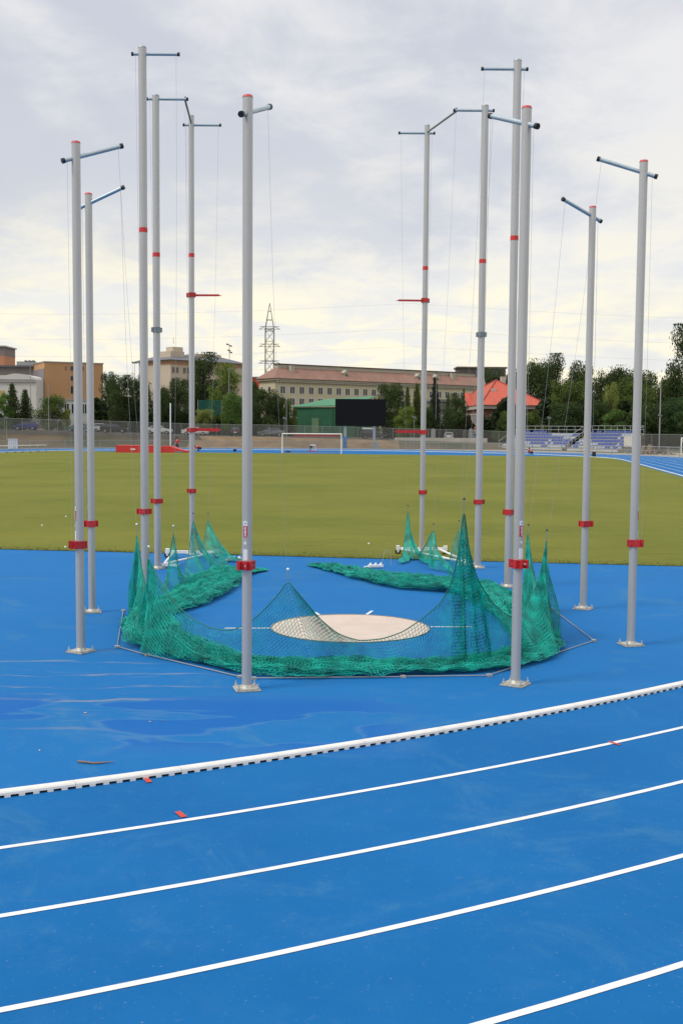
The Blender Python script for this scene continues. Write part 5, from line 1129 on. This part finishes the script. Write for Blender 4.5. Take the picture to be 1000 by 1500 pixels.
def tree_proto(kind, seed, n=15000):
    """unit tree: height 1, spread 1 (scaled per tree); returns (crown mesh, trunk mesh)"""
    r = np.random.default_rng(seed); m = MB(); pts = []
    if kind == 'conifer':
        m.cyl((0, 0, 0), (0, 0, .97), .025, .003, 7); nl = 16
        for j in range(nl):
            zz = .10+.86*j/(nl-1); rr_ = .56*(1-zz)**.75*r.uniform(.85, 1.1)+.015; nb_ = 9
            for q in range(nb_):
                a_ = 2*pi*(q+r.uniform(0, .7))/nb_; L_ = rr_*r.uniform(.6, 1.15); e = np.array([cos(a_)*L_, sin(a_)*L_, zz-L_*.22]); s0 = np.array([0, 0, zz])
                m.cyl(s0, e, .005, .001, 3, False); k = int(20+110*L_/.5); f = r.uniform(.15, 1.05, k)[:, None]
                pts.append(s0+(e-s0)*f+r.normal(size=(k, 3))*np.array([.045, .045, .024])*(1.1-.5*f))
        P = np.vstack(pts); sz = .017
    else:
        base = {'bush': .0, 'tall': .06, 'broad': .08, 'loose': .14}[kind]
        bl = []; nb_ = {'broad': 46, 'loose': 40, 'bush': 30, 'tall': 56}[kind]
        for q in range(nb_):
            zz = r.uniform(base+.04, .93); fz = (zz-base)/(1-base); prof = {'broad': sin(pi*min(1, fz*.70+.25))**.6, 'loose': sin(pi*min(1, fz*.8+.15))**.8, 'bush': cos(fz*1.35)**.5, 'tall': sin(pi*min(1, fz*.66+.28))**.7}[kind]
            a_ = r.uniform(0, 2*pi); rr_ = sqrt(r.uniform(.05, 1))*.43*prof; bl.append((cos(a_)*rr_, sin(a_)*rr_, zz, r.uniform(.085, .17)*(.8 if kind == 'loose' else 1)))
        m.tube([(0, 0, 0), (.01, .0, base), (0, .01, .5), (.0, 0, .8)], .02, 7, rad=[.032, .024, .014, .005])
        for x, y, z, rd in bl: z0 = max(base*.7, z-.25); m.tube([(0, 0, z0), (x*.55, y*.55, (z0+z)/2+.03), (x, y, z)], .006, 4, rad=[.010, .006, .002])
        tot = sum(b_[3]**2 for b_ in bl)
        for x, y, z, rd in bl:
            k = int(n*rd**2/tot); d = r.normal(size=(k, 3)); d /= np.linalg.norm(d, axis=1)[:, None]; rad_ = rd*(r.uniform(.25, 1.12, k)**.55)[:, None]
            pts.append(np.array([x, y, z])+d*rad_*np.array([1.15, 1.15, .85]))
            if kind != 'bush':    # stray twigs
                kk = int(k*.10); d = r.normal(size=(kk, 3)); d /= np.linalg.norm(d, axis=1)[:, None]; pts.append(np.array([x, y, z])+d*rd*r.uniform(1.1, 1.5, kk)[:, None])
        P = np.vstack(pts); P[:, 2] = np.clip(P[:, 2], .01, 1.02); sz = .0150 if kind != 'bush' else .019
    V = leaves_at(P, sz, seed+1); return np_mesh('crown', V, np.arange(len(V)).reshape(-1, 4), LEAF), m.mesh('trunk', BARK)
PR = {('conifer', 0): tree_proto('conifer', 3), ('conifer', 1): tree_proto('conifer', 4), ('broad', 0): tree_proto('broad', 5), ('broad', 1): tree_proto('broad', 6), ('broad', 2): tree_proto('broad', 16, 17000), ('loose', 0): tree_proto('loose', 7, 10000), ('loose', 1): tree_proto('loose', 17, 11000), ('bush', 0): tree_proto('bush', 8), ('bush', 1): tree_proto('bush', 9), ('tall', 0): tree_proto('tall', 10, 19000), ('tall', 1): tree_proto('tall', 12, 19000)}
DK, MD, LT, YG, BG = (.046, .070, .021), (.078, .110, .025), (.12, .165, .032), (.17, .20, .05), (.085, .15, .033)
TC = 0
def tree(px, ytop, wpx, Y, kind, v, colr, label, zb=None, rot=None):
    global TC; TC += 1
    g = gy(px, 630, Y); zg = (terr(g[0], Y) if zb is None else zb)-.05; h_ = float(gy(px, ytop, Y)[2])-zg; w_ = wpx*Y/F_PX/.98
    nm = {'conifer': 'conifer', 'bush': 'shrub'}.get(kind, 'tree'); t = thing(nm+('_tree' if nm == 'conifer' else ''), (g[0], Y, zg), label, nm if nm != 'conifer' else 'tree', 'trees and shrubs beyond the track', TC*2.4 if rot is None else rot)
    cr, tk = PR[(kind, v)]
    for me, nm_ in ((tk, 'trunk'), (cr, 'crown')):
        o = link(me, nm_, t); o.scale = (w_, w_, h_)
        if nm_ == 'crown': o.color = colr+(1,)
    return t
for a_ in [
 (3, 576, 34, 203, 'bush', 0, BG, 'bright leafy bush cut by the left edge of the picture'), (19, 561, 36, 206, 'conifer', 0, DK, 'taller dark conifer in front of the white hall'), (38, 570, 34, 208, 'conifer', 1, DK, 'shorter dark conifer right of the taller one by the white hall'),
 (77, 577, 50, 204, 'broad', 0, MD, 'round green shrub tree in front of the orange block'), (99, 598, 16, 203, 'bush', 1, YG, 'small yellowish shrub at the foot of the white ground floor'),
 (160, 546, 32, 215, 'broad', 1, DK, 'dark tree touching the right edge of the orange block'), (178, 551, 44, 207, 'broad', 2, DK, 'wide dark tree between the orange block and the third pole'), (206, 549, 46, 210, 'broad', 0, DK, 'dark tree behind the third pole and twin floodlights'), (238, 566, 34, 205, 'tall', 1, DK, 'low dark tree behind the left sleeved pole'),
 (262, 555, 42, 208, 'broad', 1, DK, 'dark tree hiding the left corner of the beige tower block'), (299, 519, 56, 214, 'tall', 0, DK, 'tallest dark tree in front of the beige tower block'), (330, 533, 58, 209, 'loose', 0, LT, 'light green loose tree right of the tall dark one'), (344, 573, 48, 203, 'broad', 0, BG, 'bright green low tree just left of the nearest left pole'), (300, 596, 36, 201, 'loose', 1, YG, 'thin pale tree in front of the green ball net'),
 (372, 556, 24, 212, 'tall', 1, DK, 'narrow dark tree hidden by the nearest left pole'), (391, 572, 54, 204, 'broad', 2, DK, 'wide dark tree at the foot of the lattice pylon'), (417, 578, 24, 205, 'loose', 1, MD, 'thin ragged tree at the corner of the long building'), (432, 597, 12, 203, 'loose', 0, MD, 'tiny ragged tree beside the pale shed'),
 (572, 562, 56, 214, 'broad', 1, DK, 'dark round tree just right of the scoreboard'), (596, 566, 22, 212, 'conifer', 0, MD, 'slim conifer between the scoreboard tree and the slim right gate pole'), (610, 561, 30, 216, 'conifer', 1, MD, 'broader conifer directly left of the slim right gate pole'), (598, 597, 42, 203, 'broad', 2, LT, 'light green round tree under the conifers near the street lamp'),
 (636, 552, 26, 228, 'conifer', 0, (.022, .035, .022), 'dark blue green spruce in front of the long building'), (655, 578, 14, 226, 'conifer', 1, DK, 'small spruce rising behind the grey green house'), (666, 578, 36, 205, 'tall', 0, DK, 'dense dark tree left of the brick villa'), (682, 606, 22, 204, 'bush', 1, (.05, .045, .02), 'reddish dark bush at the foot of the villa'), (626, 592, 26, 206, 'broad', 0, DK, 'dark low tree behind the slim right gate pole'), (678, 568, 12, 232, 'conifer', 0, DK, 'small dark conifer at the left gable of the villa'),
 (716, 541, 54, 262, 'broad', 1, DK, 'dark tree rising behind the vermilion roof ridge at left'), (748, 538, 56, 264, 'broad', 0, DK, 'dark tree behind the vermilion roof, second from its left end'), (739, 604, 34, 198, 'broad', 2, MD, 'green tree in front of the villa left of the overlapping poles'), (772, 600, 54, 198, 'broad', 0, MD, 'wide green tree in front of the villa right corner'),
 (788, 527, 64, 236, 'tall', 1, DK, 'tall dark tree right behind the brick villa'), (812, 521, 46, 240, 'tall', 0, DK, 'highest dark tree crown behind the villa chimney side'), (828, 549, 64, 206, 'loose', 1, (.075, .105, .022), 'broad light green willow above the left stand'), (848, 531, 52, 236, 'broad', 1, DK, 'dark tree peeping over the light green willow'), (826, 590, 70, 200, 'broad', 1, DK, 'dark tree mass directly behind the left stand'),
 (880, 541, 56, 230, 'broad', 0, DK, 'dark tree in the gap between the two rightmost poles, left one'), (907, 537, 62, 226, 'tall', 1, DK, 'dark tree in the gap between the two rightmost poles, top one'), (893, 562, 34, 204, 'loose', 0, YG, 'yellow green slim tree above the right stand'), (922, 555, 58, 214, 'broad', 2, MD, 'mid green tree left of the rightmost pole'), (905, 600, 60, 196, 'bush', 0, BG, 'bright bush directly behind the right stand'), (877, 588, 52, 200, 'broad', 1, DK, 'dark tree behind the right end of the willow'),
 (944, 545, 54, 220, 'broad', 1, DK, 'dark tree directly right of the rightmost pole, behind a greener one'), (952, 560, 62, 206, 'broad', 0, MD, 'mid green tree right behind the rightmost pole'), (1001, 478, 62, 206, 'tall', 0, (.04, .06, .018), 'tallest tree cut by the right edge of the picture'), (975, 556, 44, 212, 'broad', 1, MD, 'tree under the tallest one at right'), (962, 590, 60, 194, 'tall', 1, DK, 'dark low tree behind the tall grey pole'), (990, 584, 62, 192, 'broad', 2, (.04, .075, .025), 'green tree above the training goal'), (1012, 600, 50, 188, 'bush', 1, DK, 'dark bush at the right edge beside the training goal'), (935, 598, 44, 192, 'bush', 1, DK, 'dark bush right of the bright one behind the stands')]:
    tree(*a_)
# undergrowth filling the shade below the crowns
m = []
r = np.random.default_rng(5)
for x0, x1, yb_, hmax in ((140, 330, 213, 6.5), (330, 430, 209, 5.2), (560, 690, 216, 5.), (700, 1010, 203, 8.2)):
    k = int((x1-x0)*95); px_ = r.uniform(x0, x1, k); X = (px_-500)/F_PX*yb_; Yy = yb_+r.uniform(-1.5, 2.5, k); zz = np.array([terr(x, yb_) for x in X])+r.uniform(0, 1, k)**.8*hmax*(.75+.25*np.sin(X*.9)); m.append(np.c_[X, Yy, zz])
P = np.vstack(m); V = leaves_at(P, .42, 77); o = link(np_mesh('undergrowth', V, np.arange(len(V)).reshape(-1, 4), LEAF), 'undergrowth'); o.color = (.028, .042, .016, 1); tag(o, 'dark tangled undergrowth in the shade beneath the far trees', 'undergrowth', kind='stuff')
